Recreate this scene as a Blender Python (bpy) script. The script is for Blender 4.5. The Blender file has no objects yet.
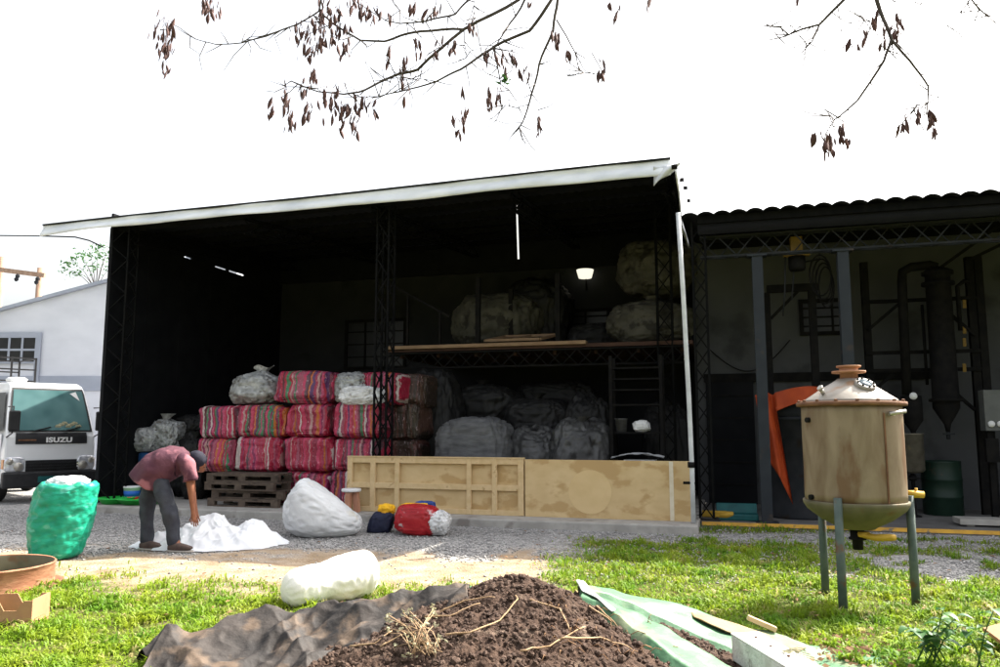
import bpy, bmesh, math, random
import numpy as np
from mathutils import Vector, Matrix, noise, Euler
random.seed(7); rng = np.random.default_rng(7)
R_ = math.radians
scene = bpy.context.scene
COL = scene.collection
# ------------------------------------------------------------------ camera geometry (for measuring)
FPX = 778.0; PITCH = math.atan(93.5/FPX); H = 1.5
CAM = Vector((0, 0, H))
FW = Vector((0, math.cos(PITCH), math.sin(PITCH))); UP = Vector((0, -math.sin(PITCH), math.cos(PITCH))); RT = Vector((1, 0, 0))
def ray(x, y): return FW*FPX + RT*(x-500) + UP*(333.5-y)
def G(x, y, z=0.0):
    d = ray(x, y); return CAM + d*((z-H)/d.z)
def PY(x, y, Y):
    d = ray(x, y); return CAM + d*(Y/d.y)
ANG = R_(-16); U_ = Vector((math.cos(ANG), math.sin(ANG), 0)); V_ = Vector((-math.sin(ANG), math.cos(ANG), 0))
O_ = G(698, 535, 0)
def S(s, t, z): return O_ + U_*s + V_*t + Vector((0, 0, z))
def PT(x, y, t):
    """shed coordinates (s, t, z) of a measured point lying on the plane at depth t"""
    d = ray(x, y); k = (t-(CAM-O_).dot(V_))/d.dot(V_); q = CAM + d*k
    return Vector(((q-O_).dot(U_), t, q.z))
SX = Matrix.Translation(O_) @ Matrix.Rotation(ANG, 4, 'Z')
def proj(P):
    q = P - CAM; dz = q.dot(FW)
    return 500+FPX*q.dot(RT)/dz, 333.5-FPX*q.dot(UP)/dz
def nz(x, y=0, z=0): return noise.noise(Vector((x, y, z)))
def fb(x, y=0, z=0, o=4): return noise.fractal(Vector((x, y, z)), 1.0, 2.0, o)
def sst(a, b, x):
    t = min(1, max(0, (x-a)/(b-a))); return t*t*(3-2*t)
# ------------------------------------------------------------------ materials
def mat(name, c1, c2=None, rough=.7, metal=0, scale=6, detail=6, bump=0, bscale=None, c3=None, sc3=2, th3=.6, trans=0, spec=.3,
        stretch=(1, 1, 1), coat=0, emit=None, alpha=1, transm=0, coords='Object', lo=.35, hi=.65, dist=0):
    m = bpy.data.materials.new(name); m.use_nodes = True
    n = m.node_tree.nodes; l = m.node_tree.links; b = n['Principled BSDF']
    b.inputs['Roughness'].default_value = rough; b.inputs['Metallic'].default_value = metal
    b.inputs['Specular IOR Level'].default_value = spec
    b.inputs['Base Color'].default_value = (*c1, 1)
    if coat: b.inputs['Coat Weight'].default_value = coat
    if transm: b.inputs['Transmission Weight'].default_value = transm
    if alpha < 1: b.inputs['Alpha'].default_value = alpha
    if emit: b.inputs['Emission Color'].default_value = (*emit[0], 1); b.inputs['Emission Strength'].default_value = emit[1]
    tc = n.new('ShaderNodeTexCoord'); mp = n.new('ShaderNodeMapping'); mp.inputs['Scale'].default_value = stretch
    l.new(tc.outputs[coords], mp.inputs['Vector'])
    oi = n.new('ShaderNodeObjectInfo'); va = n.new('ShaderNodeVectorMath'); va.operation = 'MULTIPLY_ADD'
    va.inputs[1].default_value = (37, 23, 51)
    cx = n.new('ShaderNodeCombineXYZ')
    for i in range(3): l.new(oi.outputs['Random'], cx.inputs[i])
    l.new(cx.outputs[0], va.inputs[0]); l.new(mp.outputs[0], va.inputs[2])
    V = va.outputs[0]
    def tex(sc, de, di=0):
        t = n.new('ShaderNodeTexNoise'); t.inputs['Scale'].default_value = sc; t.inputs['Detail'].default_value = de; t.inputs['Distortion'].default_value = di
        l.new(V, t.inputs['Vector']); return t.outputs['Fac']
    col = None
    if c2:
        rp = n.new('ShaderNodeValToRGB'); l.new(tex(scale, detail, dist), rp.inputs[0])
        e = rp.color_ramp.elements; e[0].position = lo; e[1].position = hi; e[0].color = (*c1, 1); e[1].color = (*c2, 1); col = rp.outputs[0]
        if c3:
            r2 = n.new('ShaderNodeValToRGB'); l.new(tex(sc3, 8), r2.inputs[0]); e = r2.color_ramp.elements
            e[0].position = th3; e[1].position = th3+.08; e[0].color = (0, 0, 0, 1); e[1].color = (1, 1, 1, 1)
            mx = n.new('ShaderNodeMix'); mx.data_type = 'RGBA'; l.new(r2.outputs[0], mx.inputs[0]); l.new(col, mx.inputs[6]); mx.inputs[7].default_value = (*c3, 1); col = mx.outputs[2]
        l.new(col, b.inputs['Base Color'])
    if bump:
        bp = n.new('ShaderNodeBump'); bp.inputs['Strength'].default_value = bump; bp.inputs['Distance'].default_value = .02
        l.new(tex(bscale or scale*3, 6), bp.inputs['Height']); l.new(bp.outputs[0], b.inputs['Normal'])
    if trans:
        td = n.new('ShaderNodeBsdfTranslucent'); ms = n.new('ShaderNodeMixShader'); ms.inputs[0].default_value = trans
        if col: l.new(col, td.inputs['Color'])
        else: td.inputs['Color'].default_value = (*c1, 1)
        l.new(b.outputs[0], ms.inputs[1]); l.new(td.outputs[0], ms.inputs[2]); l.new(ms.outputs[0], n['Material Output'].inputs['Surface'])
    return m
M = {}
M['white_paint'] = mat('white_paint', (.72, .74, .78), (.6, .62, .66), .45, scale=3, bump=.05, bscale=5)
M['fascia'] = mat('fascia', (.78, .8, .84), (.6, .63, .68), .5, scale=1.5, stretch=(1, 3, 3), bump=.15, bscale=4)
M['dark_metal'] = mat('dark_metal', (.004, .0045, .005), (.008, .0078, .0075), .85, scale=8, bump=.1, spec=.06)
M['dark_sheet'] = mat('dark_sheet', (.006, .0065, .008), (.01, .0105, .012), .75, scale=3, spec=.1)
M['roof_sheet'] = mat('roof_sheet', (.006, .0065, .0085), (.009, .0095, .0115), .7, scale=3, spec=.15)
M['shaded_wall'] = mat('shaded_wall', (.024, .025, .027), (.03, .031, .033), .9, scale=2, bump=.1, c3=(.018, .0185, .02), sc3=1.2, th3=.58, spec=.1)  # far darker than the real wall: interior shade put into the colour
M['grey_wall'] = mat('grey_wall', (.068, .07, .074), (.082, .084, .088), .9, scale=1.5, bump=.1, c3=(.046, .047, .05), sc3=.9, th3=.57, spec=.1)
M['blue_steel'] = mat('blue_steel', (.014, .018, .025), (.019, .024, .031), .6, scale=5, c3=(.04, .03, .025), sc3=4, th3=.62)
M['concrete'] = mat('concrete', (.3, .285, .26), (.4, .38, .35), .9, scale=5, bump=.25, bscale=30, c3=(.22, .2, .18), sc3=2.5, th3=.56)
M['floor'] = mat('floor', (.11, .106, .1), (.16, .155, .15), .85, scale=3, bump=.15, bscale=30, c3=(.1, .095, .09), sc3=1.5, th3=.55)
M['yellow_paint'] = mat('yellow_paint', (.75, .42, .06), (.55, .3, .06), .7, scale=8, c3=(.2, .17, .13), sc3=9, th3=.58)
M['plywood'] = mat('plywood', (.52, .37, .185), (.6, .445, .24), .75, scale=3, stretch=(1, 1, 1.6), c3=(.45, .3, .135), sc3=2.6, th3=.52, bump=.05)
M['timber'] = mat('timber', (.54, .39, .2), (.62, .46, .26), .75, scale=5, stretch=(2, 1, 2), c3=(.4, .27, .12), sc3=5, th3=.62, bump=.1)
M['ply_round'] = mat('ply_round', (.58, .42, .21), (.63, .465, .245), .75, scale=4, bump=.05)
M['tape'] = mat('tape', (.68, .62, .5), (.6, .52, .38), .5, scale=9)
M['pallet'] = mat('pallet', (.065, .047, .036), (.11, .082, .062), .9, scale=9, bump=.3, c3=(.035, .026, .02), sc3=5)
M['white_bag'] = mat('white_bag', (.72, .73, .74), (.6, .61, .62), .5, scale=4, bump=.55, bscale=11, trans=.12, c3=(.6, .57, .5), sc3=3, th3=.63)
M['film'] = mat('film', (.86, .87, .9), (.8, .82, .85), .4, scale=6, bump=.25, bscale=9, trans=.25)
M['roll_bag'] = mat('roll_bag', (.82, .8, .75), (.78, .75, .68), .6, scale=5, bump=.3, bscale=16, c3=(.6, .55, .42), sc3=3, th3=.66)
M['green_bag'] = mat('green_bag', (.006, .25, .15), (.018, .38, .24), .4, scale=5, bump=.4, bscale=14, trans=.12, stretch=(1, 1, 2.5), c3=(.1, .45, .33), sc3=6, th3=.6)
M['red_bag'] = mat('red_bag', (.3, .008, .014), (.38, .018, .025), .3, scale=5, bump=.5, bscale=14, c3=(.5, .36, .36), sc3=6.5, th3=.62)
M['clear_plastic'] = mat('clear_plastic', (.75, .75, .76), (.5, .5, .5), .2, scale=9, bump=.6, bscale=22, spec=.6, c3=(.3, .28, .27), sc3=7, th3=.6)
M['navy'] = mat('navy', (.01, .013, .035), (.016, .02, .05), .6, scale=8, bump=.3)
M['yellow_cloth'] = mat('yellow_cloth', (.8, .45, .01), (.7, .36, .02), .6, scale=8, bump=.3)
M['blue_cloth'] = mat('blue_cloth', (.02, .05, .2), (.03, .07, .26), .6, scale=8, bump=.3)
M['rust'] = mat('rust', (.12, .055, .03), (.19, .095, .05), .85, scale=9, bump=.3, c3=(.08, .038, .022), sc3=6)
M['rust_pale'] = mat('rust_pale', (.3, .13, .07), (.4, .21, .12), .8, scale=5, bump=.25, c3=(.17, .08, .045), sc3=4, th3=.58, stretch=(1, 1, 3))
M['card'] = mat('card', (.34, .18, .09), (.4, .225, .12), .85, scale=4, bump=.08)
M['soil'] = mat('soil', (.035, .021, .015), (.075, .047, .033), .95, scale=22, bump=.8, bscale=60, c3=(.12, .085, .062), sc3=5, th3=.58, spec=.15)
M['soil_clod'] = mat('soil_clod', (.04, .024, .017), (.095, .06, .043), .9, scale=14, bump=.6, bscale=70, spec=.25)
M['stone'] = mat('stone', (.21, .205, .2), (.42, .405, .39), .9, scale=11, bump=.3, spec=.2, lo=.4, hi=.6)
M['black_tarp'] = mat('black_tarp', (.024, .022, .021), (.055, .047, .042), .66, scale=4, bump=.4, bscale=22, c3=(.11, .08, .058), sc3=3.4, th3=.52, spec=.15)
M['green_tarp'] = mat('green_tarp', (.065, .165, .08), (.1, .21, .115), .5, scale=4, bump=.35, bscale=14, c3=(.17, .21, .12), sc3=3.2, th3=.56, trans=.1)
M['tan_tarp'] = mat('tan_tarp', (.24, .14, .06), (.2, .18, .1), .7, scale=4, bump=.2)
M['white_edge'] = mat('white_edge', (.75, .75, .72), (.6, .6, .58), .6, scale=9, bump=.2)
M['old_white'] = mat('old_white', (.66, .65, .61), (.58, .56, .51), .7, scale=8, bump=.2, c3=(.4, .3, .22), sc3=7, th3=.68)
M['old_white_side'] = mat('old_white_side', (.66, .65, .6), (.5, .49, .44), .85, scale=18, bump=.4, c3=(.3, .27, .23), sc3=12, th3=.6)
M['grassblade'] = mat('grassblade', (.115, .245, .012), (.26, .33, .02), .55, scale=2.2, detail=4, trans=.45, c3=(.42, .36, .16), sc3=9, th3=.59, spec=.25)
M['leaf_green'] = mat('leaf_green', (.03, .1, .03), (.06, .15, .03), .45, scale=4, trans=.3)
M['leaf_pale'] = mat('leaf_pale', (.3, .28, .17), (.42, .4, .27), .8, scale=5, trans=.25)
M['leaf_dry'] = mat('leaf_dry', (.17, .085, .04), (.32, .19, .1), .85, scale=5, trans=.2)
M['twig'] = mat('twig', (.3, .19, .1), (.42, .29, .17), .9, scale=12, bump=.3)
M['bark'] = mat('bark', (.05, .042, .038), (.09, .075, .065), .95, scale=9, bump=.6, stretch=(1, 1, .3))
M['pod'] = mat('pod', (.065, .034, .032), (.125, .062, .052), .8, scale=7, trans=.12)
M['tank'] = mat('tank', (.16, .112, .068), (.26, .2, .135), .6, metal=.2, scale=3.4, bump=.12, bscale=14, c3=(.15, .088, .048), sc3=3, th3=.57, stretch=(1.6, 1.6, .6), dist=.6)
M['tank_cone'] = mat('tank_cone', (.22, .195, .165), (.34, .31, .27), .5, metal=.2, scale=5, bump=.1, c3=(.24, .15, .09), sc3=4, th3=.58)
M['verdigris'] = mat('verdigris', (.095, .085, .05), (.15, .13, .08), .7, scale=5, bump=.15, c3=(.13, .08, .04), sc3=4, th3=.57, metal=.1)
M['leg_green'] = mat('leg_green', (.055, .08, .07), (.095, .12, .105), .6, scale=8, bump=.12, c3=(.12, .065, .035), sc3=7, th3=.6)
M['brass'] = mat('brass', (.4, .24, .025), (.5, .31, .04), .5, metal=.2, scale=9)
M['dull_yellow'] = mat('dull_yellow', (.16, .095, .012), (.22, .13, .02), .6, scale=7)
M['steel'] = mat('steel', (.5, .47, .42), (.35, .33, .3), .4, metal=.7, scale=9)
M['glass'] = mat('glass', (.09, .12, .14), None, .12, spec=.6)
M['wscreen'] = mat('wscreen', (.045, .11, .115), (.1, .19, .195), .06, scale=1.6, detail=2, spec=.9)
M['window_dark'] = mat('window_dark', (.012, .013, .014), (.02, .02, .022), .3, scale=3, spec=.3)
M['truck_white'] = mat('truck_white', (.74, .75, .77), (.7, .71, .73), .3, scale=3, coat=.4)
M['black_plastic'] = mat('black_plastic', (.012, .012, .014), (.02, .02, .022), .5, scale=8, bump=.05)
M['headlamp'] = mat('headlamp', (.75, .76, .8), (.45, .46, .5), .1, metal=.3, scale=14, spec=.8)
M['amber'] = mat('amber', (.5, .2, .04), None, .2)
M['rubber'] = mat('rubber', (.015, .015, .015), (.03, .028, .026), .85, scale=12, bump=.2)
M['house_wall'] = mat('house_wall', (.62, .64, .7), (.56, .58, .64), .9, scale=1.2, bump=.06, stretch=(1, 1, 2))
M['house_band'] = mat('house_band', (.3, .33, .4), (.34, .37, .44), .85, scale=2)
M['pole_wood'] = mat('pole_wood', (.27, .17, .12), (.35, .24, .17), .9, scale=8, stretch=(1, 1, .3))
M['shirt'] = mat('shirt', (.06, .018, .032), (.095, .034, .048), .85, scale=7, bump=.4, bscale=20, c3=(.26, .1, .12), sc3=3.2, th3=.56)
M['jeans'] = mat('jeans', (.028, .03, .04), (.045, .049, .062), .9, scale=10, bump=.3, bscale=25)
M['skin'] = mat('skin', (.2, .075, .04), (.25, .1, .055), .55, scale=12, bump=.05)
M['cap'] = mat('cap', (.01, .01, .02), (.017, .017, .03), .85, scale=15, bump=.15)
M['shoe'] = mat('shoe', (.05, .03, .027), (.085, .057, .047), .7, scale=12, bump=.2)
M['sole'] = mat('sole', (.3, .27, .24), None, .8)
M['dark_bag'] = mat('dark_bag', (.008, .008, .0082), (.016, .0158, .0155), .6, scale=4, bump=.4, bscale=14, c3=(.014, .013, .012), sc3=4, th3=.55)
M['cream_bag'] = mat('cream_bag', (.045, .043, .034), (.085, .08, .063), .7, scale=3, bump=.5, bscale=12, c3=(.022, .02, .015), sc3=3.4, th3=.54)  # cream plastic lowered to near black, carrying the loft's shade in its colour
M['grey_sack'] = mat('grey_sack', (.08, .081, .083), (.13, .131, .134), .7, scale=4, bump=.4, bscale=20, stretch=(1, 1, 4))
M['shaded_mixed'] = mat('shaded_mixed', (.03, .03, .03), (.085, .085, .085), .4, scale=4, bump=.5, bscale=9, c3=(.016, .015, .015), sc3=3, th3=.55, spec=.4)  # darkened copy of the mixed bag plastic, with the shed's shade painted in
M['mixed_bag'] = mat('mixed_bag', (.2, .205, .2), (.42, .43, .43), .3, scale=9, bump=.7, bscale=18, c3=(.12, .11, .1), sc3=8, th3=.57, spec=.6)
M['blue_drum'] = mat('blue_drum', (.01, .05, .13), (.015, .065, .17), .5, scale=4)
M['green_plastic'] = mat('green_plastic', (.02, .4, .05), (.03, .5, .08), .4, scale=6)
M['bright_white'] = mat('bright_white', (.8, .8, .8), (.7, .7, .7), .5, scale=6)
M['label_blue'] = mat('label_blue', (.02, .12, .5), None, .5)
M['label_red'] = mat('label_red', (.6, .05, .03), None, .5)
M['orange_tarp'] = mat('orange_tarp', (.5, .075, .016), (.38, .05, .012), .6, scale=4, bump=.25, trans=.1)
M['teal'] = mat('teal', (.006, .07, .075), (.01, .1, .1), .5, scale=7)
M['drum_green'] = mat('drum_green', (.006, .02, .013), (.01, .028, .018), .5, scale=6, c3=(.06, .04, .025), sc3=5, th3=.64)
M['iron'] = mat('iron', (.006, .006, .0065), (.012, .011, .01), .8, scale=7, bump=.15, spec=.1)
M['iron_grey'] = mat('iron_grey', (.016, .018, .021), (.026, .027, .03), .75, spec=.12, scale=5, bump=.1, c3=(.02, .015, .012), sc3=4)
M['pot_steel'] = mat('pot_steel', (.1, .09, .07), (.17, .155, .12), .35, metal=.5, scale=6, c3=(.3, .22, .09), sc3=3)
M['panel_grey'] = mat('panel_grey', (.09, .095, .09), (.12, .125, .12), .6, scale=5)
M['tube_glow'] = mat('tube_glow', (.8, .8, .8), None, .4, emit=((1, 1, 1), .3))  # glow added to keep the hanging tube white in the dark shed
M['lamp_lit'] = mat('lamp_lit', (.9, .9, .8), None, .4, emit=((1, .95, .78), .35))
M['terracotta'] = mat('terracotta', (.42, .2, .12), (.5, .26, .17), .8, scale=8)
M['mezz_wood'] = mat('mezz_wood', (.24, .15, .09), (.3, .2, .12), .8, scale=5)
M['mezz_dark'] = mat('mezz_dark', (.05, .025, .018), (.07, .036, .025), .85, scale=5)
M['gutter'] = mat('gutter', (.62, .64, .66), (.5, .52, .54), .5, scale=6, c3=(.35, .33, .3), sc3=5, th3=.62)
# bale material: squeezed strips of coloured film, each strip its own dye
def bale_mat(name, cols):
    m = bpy.data.materials.new(name); m.use_nodes = True; n = m.node_tree.nodes; l = m.node_tree.links; b = n['Principled BSDF']
    b.inputs['Roughness'].default_value = .38; b.inputs['Specular IOR Level'].default_value = .45
    tc = n.new('ShaderNodeTexCoord'); oi = n.new('ShaderNodeObjectInfo'); mu = n.new('ShaderNodeMath'); mu.operation = 'MULTIPLY'; mu.inputs[1].default_value = 40
    l.new(oi.outputs['Random'], mu.inputs[0])
    wob = n.new('ShaderNodeTexNoise'); wob.inputs['Scale'].default_value = 5; wob.inputs['Detail'].default_value = 4; l.new(tc.outputs['Object'], wob.inputs['Vector'])
    sx = n.new('ShaderNodeSeparateXYZ'); l.new(tc.outputs['Object'], sx.inputs[0])
    ma = n.new('ShaderNodeMath'); ma.operation = 'MULTIPLY_ADD'; ma.inputs[1].default_value = .1; l.new(wob.outputs['Fac'], ma.inputs[0]); l.new(sx.outputs[0], ma.inputs[2])
    ad = n.new('ShaderNodeMath'); ad.operation = 'ADD'; l.new(ma.outputs[0], ad.inputs[0]); l.new(mu.outputs[0], ad.inputs[1])
    m2 = n.new('ShaderNodeMath'); m2.operation = 'MULTIPLY'; m2.inputs[1].default_value = 28; l.new(ad.outputs[0], m2.inputs[0])
    vo = n.new('ShaderNodeTexVoronoi'); vo.voronoi_dimensions = '1D'; l.new(m2.outputs[0], vo.inputs['W']); vo.inputs['Scale'].default_value = 1
    s2 = n.new('ShaderNodeSeparateColor'); l.new(vo.outputs['Color'], s2.inputs[0])
    rp = n.new('ShaderNodeValToRGB'); rp.color_ramp.interpolation = 'CONSTANT'; e = rp.color_ramp.elements
    while len(e) < len(cols): e.new(.5)
    for i, c in enumerate(cols): e[i].position = i/len(cols); e[i].color = (*c, 1)
    l.new(s2.outputs[0], rp.inputs[0])
    fl = n.new('ShaderNodeTexNoise'); fl.inputs['Scale'].default_value = 26; fl.inputs['Detail'].default_value = 5
    mp = n.new('ShaderNodeMapping'); mp.inputs['Scale'].default_value = (1.2, 1, .3); l.new(tc.outputs['Object'], mp.inputs[0]); l.new(mp.outputs[0], fl.inputs['Vector'])
    r2 = n.new('ShaderNodeValToRGB'); l.new(fl.outputs['Fac'], r2.inputs[0]); e = r2.color_ramp.elements
    e[0].position = .6; e[1].position = .74; e[0].color = (0, 0, 0, 1); e[1].color = (.55, .55, .55, 1)
    mx = n.new('ShaderNodeMix'); mx.data_type = 'RGBA'; l.new(r2.outputs[0], mx.inputs[0]); l.new(rp.outputs[0], mx.inputs[6]); mx.inputs[7].default_value = (.75, .55, .6, 1)  # pale pink streaks: highlights on the film painted into the colour
    l.new(mx.outputs[2], b.inputs['Base Color'])
    bp = n.new('ShaderNodeBump'); bp.inputs['Strength'].default_value = .8; bp.inputs['Distance'].default_value = .03; l.new(fl.outputs['Fac'], bp.inputs['Height']); l.new(bp.outputs[0], b.inputs['Normal'])
    return m
r1, r2, r3 = (.33, .012, .042), (.22, .009, .035), (.42, .03, .085)
M['bale'] = bale_mat('bale_film', [r1, r3, (.2, .014, .07), r1, (.42, .11, .02), r2, r3, (.09, .025, .1), r1, (.3, .06, .1), (.05, .14, .07), r2, (.38, .2, .19), r3, (.1, .045, .06), r1, (.4, .05, .12), r1, (.05, .17, .08), (.09, .015, .025), (.48, .4, .38), r3, (.13, .02, .04), (.3, .02, .06), r3])
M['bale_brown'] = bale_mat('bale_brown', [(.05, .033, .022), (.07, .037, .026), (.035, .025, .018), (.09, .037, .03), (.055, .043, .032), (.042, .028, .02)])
# ------------------------------------------------------------------ mesh builder
class MB:
    def __init__(s): s.v = []; s.f = []; s.m = []; s.sm = []
    def add(s, vs, fs, m=0, smooth=False):
        o = len(s.v); s.v += [Vector(v) for v in vs]
        for f in fs: s.f.append([i+o for i in f]); s.m.append(m); s.sm.append(smooth)
        return s
    def box(s, a, b, m=0, rot=None, piv=None):
        x0, y0, z0 = a; x1, y1, z1 = b
        vs = [Vector(p) for p in ((x0, y0, z0), (x1, y0, z0), (x1, y1, z0), (x0, y1, z0), (x0, y0, z1), (x1, y0, z1), (x1, y1, z1), (x0, y1, z1))]
        if rot:
            c = Vector(piv) if piv is not None else sum(vs, Vector())/8
            R = Euler(rot).to_matrix(); vs = [c+R@(v-c) for v in vs]
        return s.add(vs, [(3, 2, 1, 0), (4, 5, 6, 7), (0, 1, 5, 4), (1, 2, 6, 5), (2, 3, 7, 6), (3, 0, 4, 7)], m)
    def tube(s, pts, r, n=8, m=0, smooth=True, cap=True):
        pts = [Vector(p) for p in pts]; rs = r if isinstance(r, (list, tuple)) else [r]*len(pts)
        vs = []; fs = []; prev = None
        for i, p in enumerate(pts):
            d = (pts[min(i+1, len(pts)-1)]-pts[max(i-1, 0)]).normalized()
            if prev is None: a = d.orthogonal().normalized()
            else: a = (prev-d*prev.dot(d)).normalized()
            prev = a; b = d.cross(a)
            vs += [p+(a*math.cos(2*math.pi*k/n)+b*math.sin(2*math.pi*k/n))*rs[i] for k in range(n)]
        for i in range(len(pts)-1):
            for k in range(n): fs.append((i*n+k, i*n+(k+1) % n, (i+1)*n+(k+1) % n, (i+1)*n+k))
        s.add(vs, fs, m, smooth)
        if cap: o = len(s.v)-len(vs); s.f += [[o+k for k in reversed(range(n))], [o+(len(pts)-1)*n+k for k in range(n)]]; s.m += [m, m]; s.sm += [False, False]
        return s
    def bar(s, p0, p1, w, h=None, m=0):
        p0, p1 = Vector(p0), Vector(p1); h = h or w; d = (p1-p0).normalized()
        up = Vector((0, 0, 1)) if abs(d.z) < .95 else Vector((0, 1, 0))
        a = d.cross(up).normalized()*w/2; b = a.cross(d).normalized()*h/2
        vs = [p+q for p in (p0, p1) for q in (-a-b, a-b, a+b, -a+b)]
        return s.add(vs, [(3, 2, 1, 0), (4, 5, 6, 7), (0, 1, 5, 4), (1, 2, 6, 5), (2, 3, 7, 6), (3, 0, 4, 7)], m)
    def lathe(s, prof, c=(0, 0, 0), n=40, m=0, smooth=True, ax=None, wob=None, cap=True):
        c = Vector(c); vs = []; fs = []
        Rm = Vector((0, 0, 1)).rotation_difference(Vector(ax)).to_matrix() if ax else Matrix.Identity(3)
        for i, (r, z) in enumerate(prof):
            for k in range(n):
                a = 2*math.pi*k/n; p = Vector((r*math.cos(a), r*math.sin(a), z))
                if wob: p = wob(p, a)
                vs.append(c+Rm@p)
        for i in range(len(prof)-1):
            for k in range(n): fs.append((i*n+k, i*n+(k+1) % n, (i+1)*n+(k+1) % n, (i+1)*n+k))
        s.add(vs, fs, m, smooth); o = len(s.v)-len(vs)
        if cap and prof[0][0] > 1e-4: s.f.append([o+k for k in reversed(range(n))]); s.m.append(m); s.sm.append(False)
        if cap and prof[-1][0] > 1e-4: s.f.append([o+(len(prof)-1)*n+k for k in range(n)]); s.m.append(m); s.sm.append(False)
        return s
    def grid(s, fn, nu, nv, m=0, smooth=True, closed=False):
        vs = [fn(i/(nu if closed else nu-1), j/(nv-1)) for j in range(nv) for i in range(nu)]
        fs = []
        for j in range(nv-1):
            for i in range(nu if closed else nu-1): fs.append((j*nu+i, j*nu+(i+1) % nu, (j+1)*nu+(i+1) % nu, (j+1)*nu+i))
        return s.add(vs, fs, m, smooth)
    def blob(s, c, size, e=.8, seed=0, amp=.12, fr=1.6, wr=.04, wf=5, flat=None, rot=None, nu=72, nv=44, m=0, mod=None):
        c = Vector(c); a, b, h = [q/2 for q in size]; Rm = Euler(rot).to_matrix() if rot else Matrix.Identity(3)
        def fn(u, v):
            th = 2*math.pi*u; ph = math.pi*(v-.5)
            d = Vector((math.cos(ph)*math.cos(th), math.cos(ph)*math.sin(th), math.sin(ph)))
            q = Vector([math.copysign(abs(k)**e, k) for k in d])
            n1 = nz(d.x*fr+seed*7.3, d.y*fr, d.z*fr+seed); w = 1-abs(fb(d.x*wf+seed*3.1, d.y*wf, d.z*wf+seed, 3))
            k = 1+amp*n1+wr*(w-.8)*2
            p = Vector((q.x*a*k, q.y*b*k, q.z*h*k))
            if mod: p = mod(p, d)
            p = Rm@p+c
            if flat is not None and p.z < flat: p.z = flat+(p.z-flat)*.04
            return p
        return s.grid(fn, nu, nv, m, True, True)
    def build(s, name, mats, parent=None, world=True, xf=None, solid=0, bevel=0):
        if not isinstance(mats, (list, tuple)): mats = [mats]
        me = bpy.data.meshes.new(name)
        vs = s.v
        if xf is not None: vs = [xf@v for v in vs]
        if world and parent is not None:
            top = parent
            X = Matrix.Identity(4)
            while top is not None: X = top.matrix_basis@X; top = top.parent
            X = X.inverted(); vs = [X@v for v in vs]
        me.from_pydata([tuple(v) for v in vs], [], s.f)
        for mm in mats: me.materials.append(M[mm] if isinstance(mm, str) else mm)
        me.polygons.foreach_set('material_index', s.m); me.polygons.foreach_set('use_smooth', s.sm); me.validate(); me.update()
        bm = bmesh.new(); bm.from_mesh(me); bmesh.ops.recalc_face_normals(bm, faces=bm.faces); bm.to_mesh(me); bm.free()
        o = bpy.data.objects.new(name, me); COL.objects.link(o); o.parent = parent
        if bevel:
            md = o.modifiers.new('bevel', 'BEVEL'); md.width = bevel; md.segments = 2; md.limit_method = 'ANGLE'
        if solid:
            md = o.modifiers.new('solid', 'SOLIDIFY'); md.thickness = solid; md.offset = 0
        return o
def tag(o, label=None, cat=None, group=None, kind=None):
    if label: o['label'] = label
    if cat: o['category'] = cat
    if group: o['group'] = group
    if kind: o['kind'] = kind
    return o
def thing(name, label, cat, loc=(0, 0, 0), rz=0, group=None):
    o = bpy.data.objects.new(name, None); COL.objects.link(o); o.empty_display_size = .1
    o.location = loc; o.rotation_euler = (0, 0, rz); o.matrix_basis = Matrix.Translation(Vector(loc))@Matrix.Rotation(rz, 4, 'Z')
    return tag(o, label, cat, group)
def solo(mb, name, mats, loc, label, cat, group=None, xf=None, **k):
    """a thing made of one mesh; its origin at loc"""
    loc = Vector(loc)
    if xf is not None: mb.v = [xf@v for v in mb.v]
    mb.v = [v-loc for v in mb.v]
    o = mb.build(name, mats, None, **k); o.location = loc; o.matrix_basis = Matrix.Translation(loc)
    return tag(o, label, cat, group)
def copy_tree(o, parent=None):
    c = o.copy(); COL.objects.link(c); c.parent = parent
    for ch in list(o.children): copy_tree(ch, c)
    return c
def lattice(mb, p0, p1, w, h, n, r=.018, a=None):
    """four chords with zigzag lacing on the faces"""
    p0, p1 = Vector(p0), Vector(p1); d = (p1-p0).normalized()
    a = Vector(a) if a else d.orthogonal(); a = (a-d*a.dot(d)).normalized(); b = d.cross(a)
    cs = [a*w/2+b*h/2, -a*w/2+b*h/2, -a*w/2-b*h/2, a*w/2-b*h/2]
    for c in cs: mb.bar(p0+c, p1+c, r*2)
    for k in range(4):
        c0, c1 = cs[k], cs[(k+1) % 4]
        for i in range(n):
            q0 = p0+(p1-p0)*(i/n); q1 = p0+(p1-p0)*((i+1)/n)
            mb.bar(q0+(c0 if i % 2 else c1), q1+(c1 if i % 2 else c0), r*1.2)
    return mb
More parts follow.
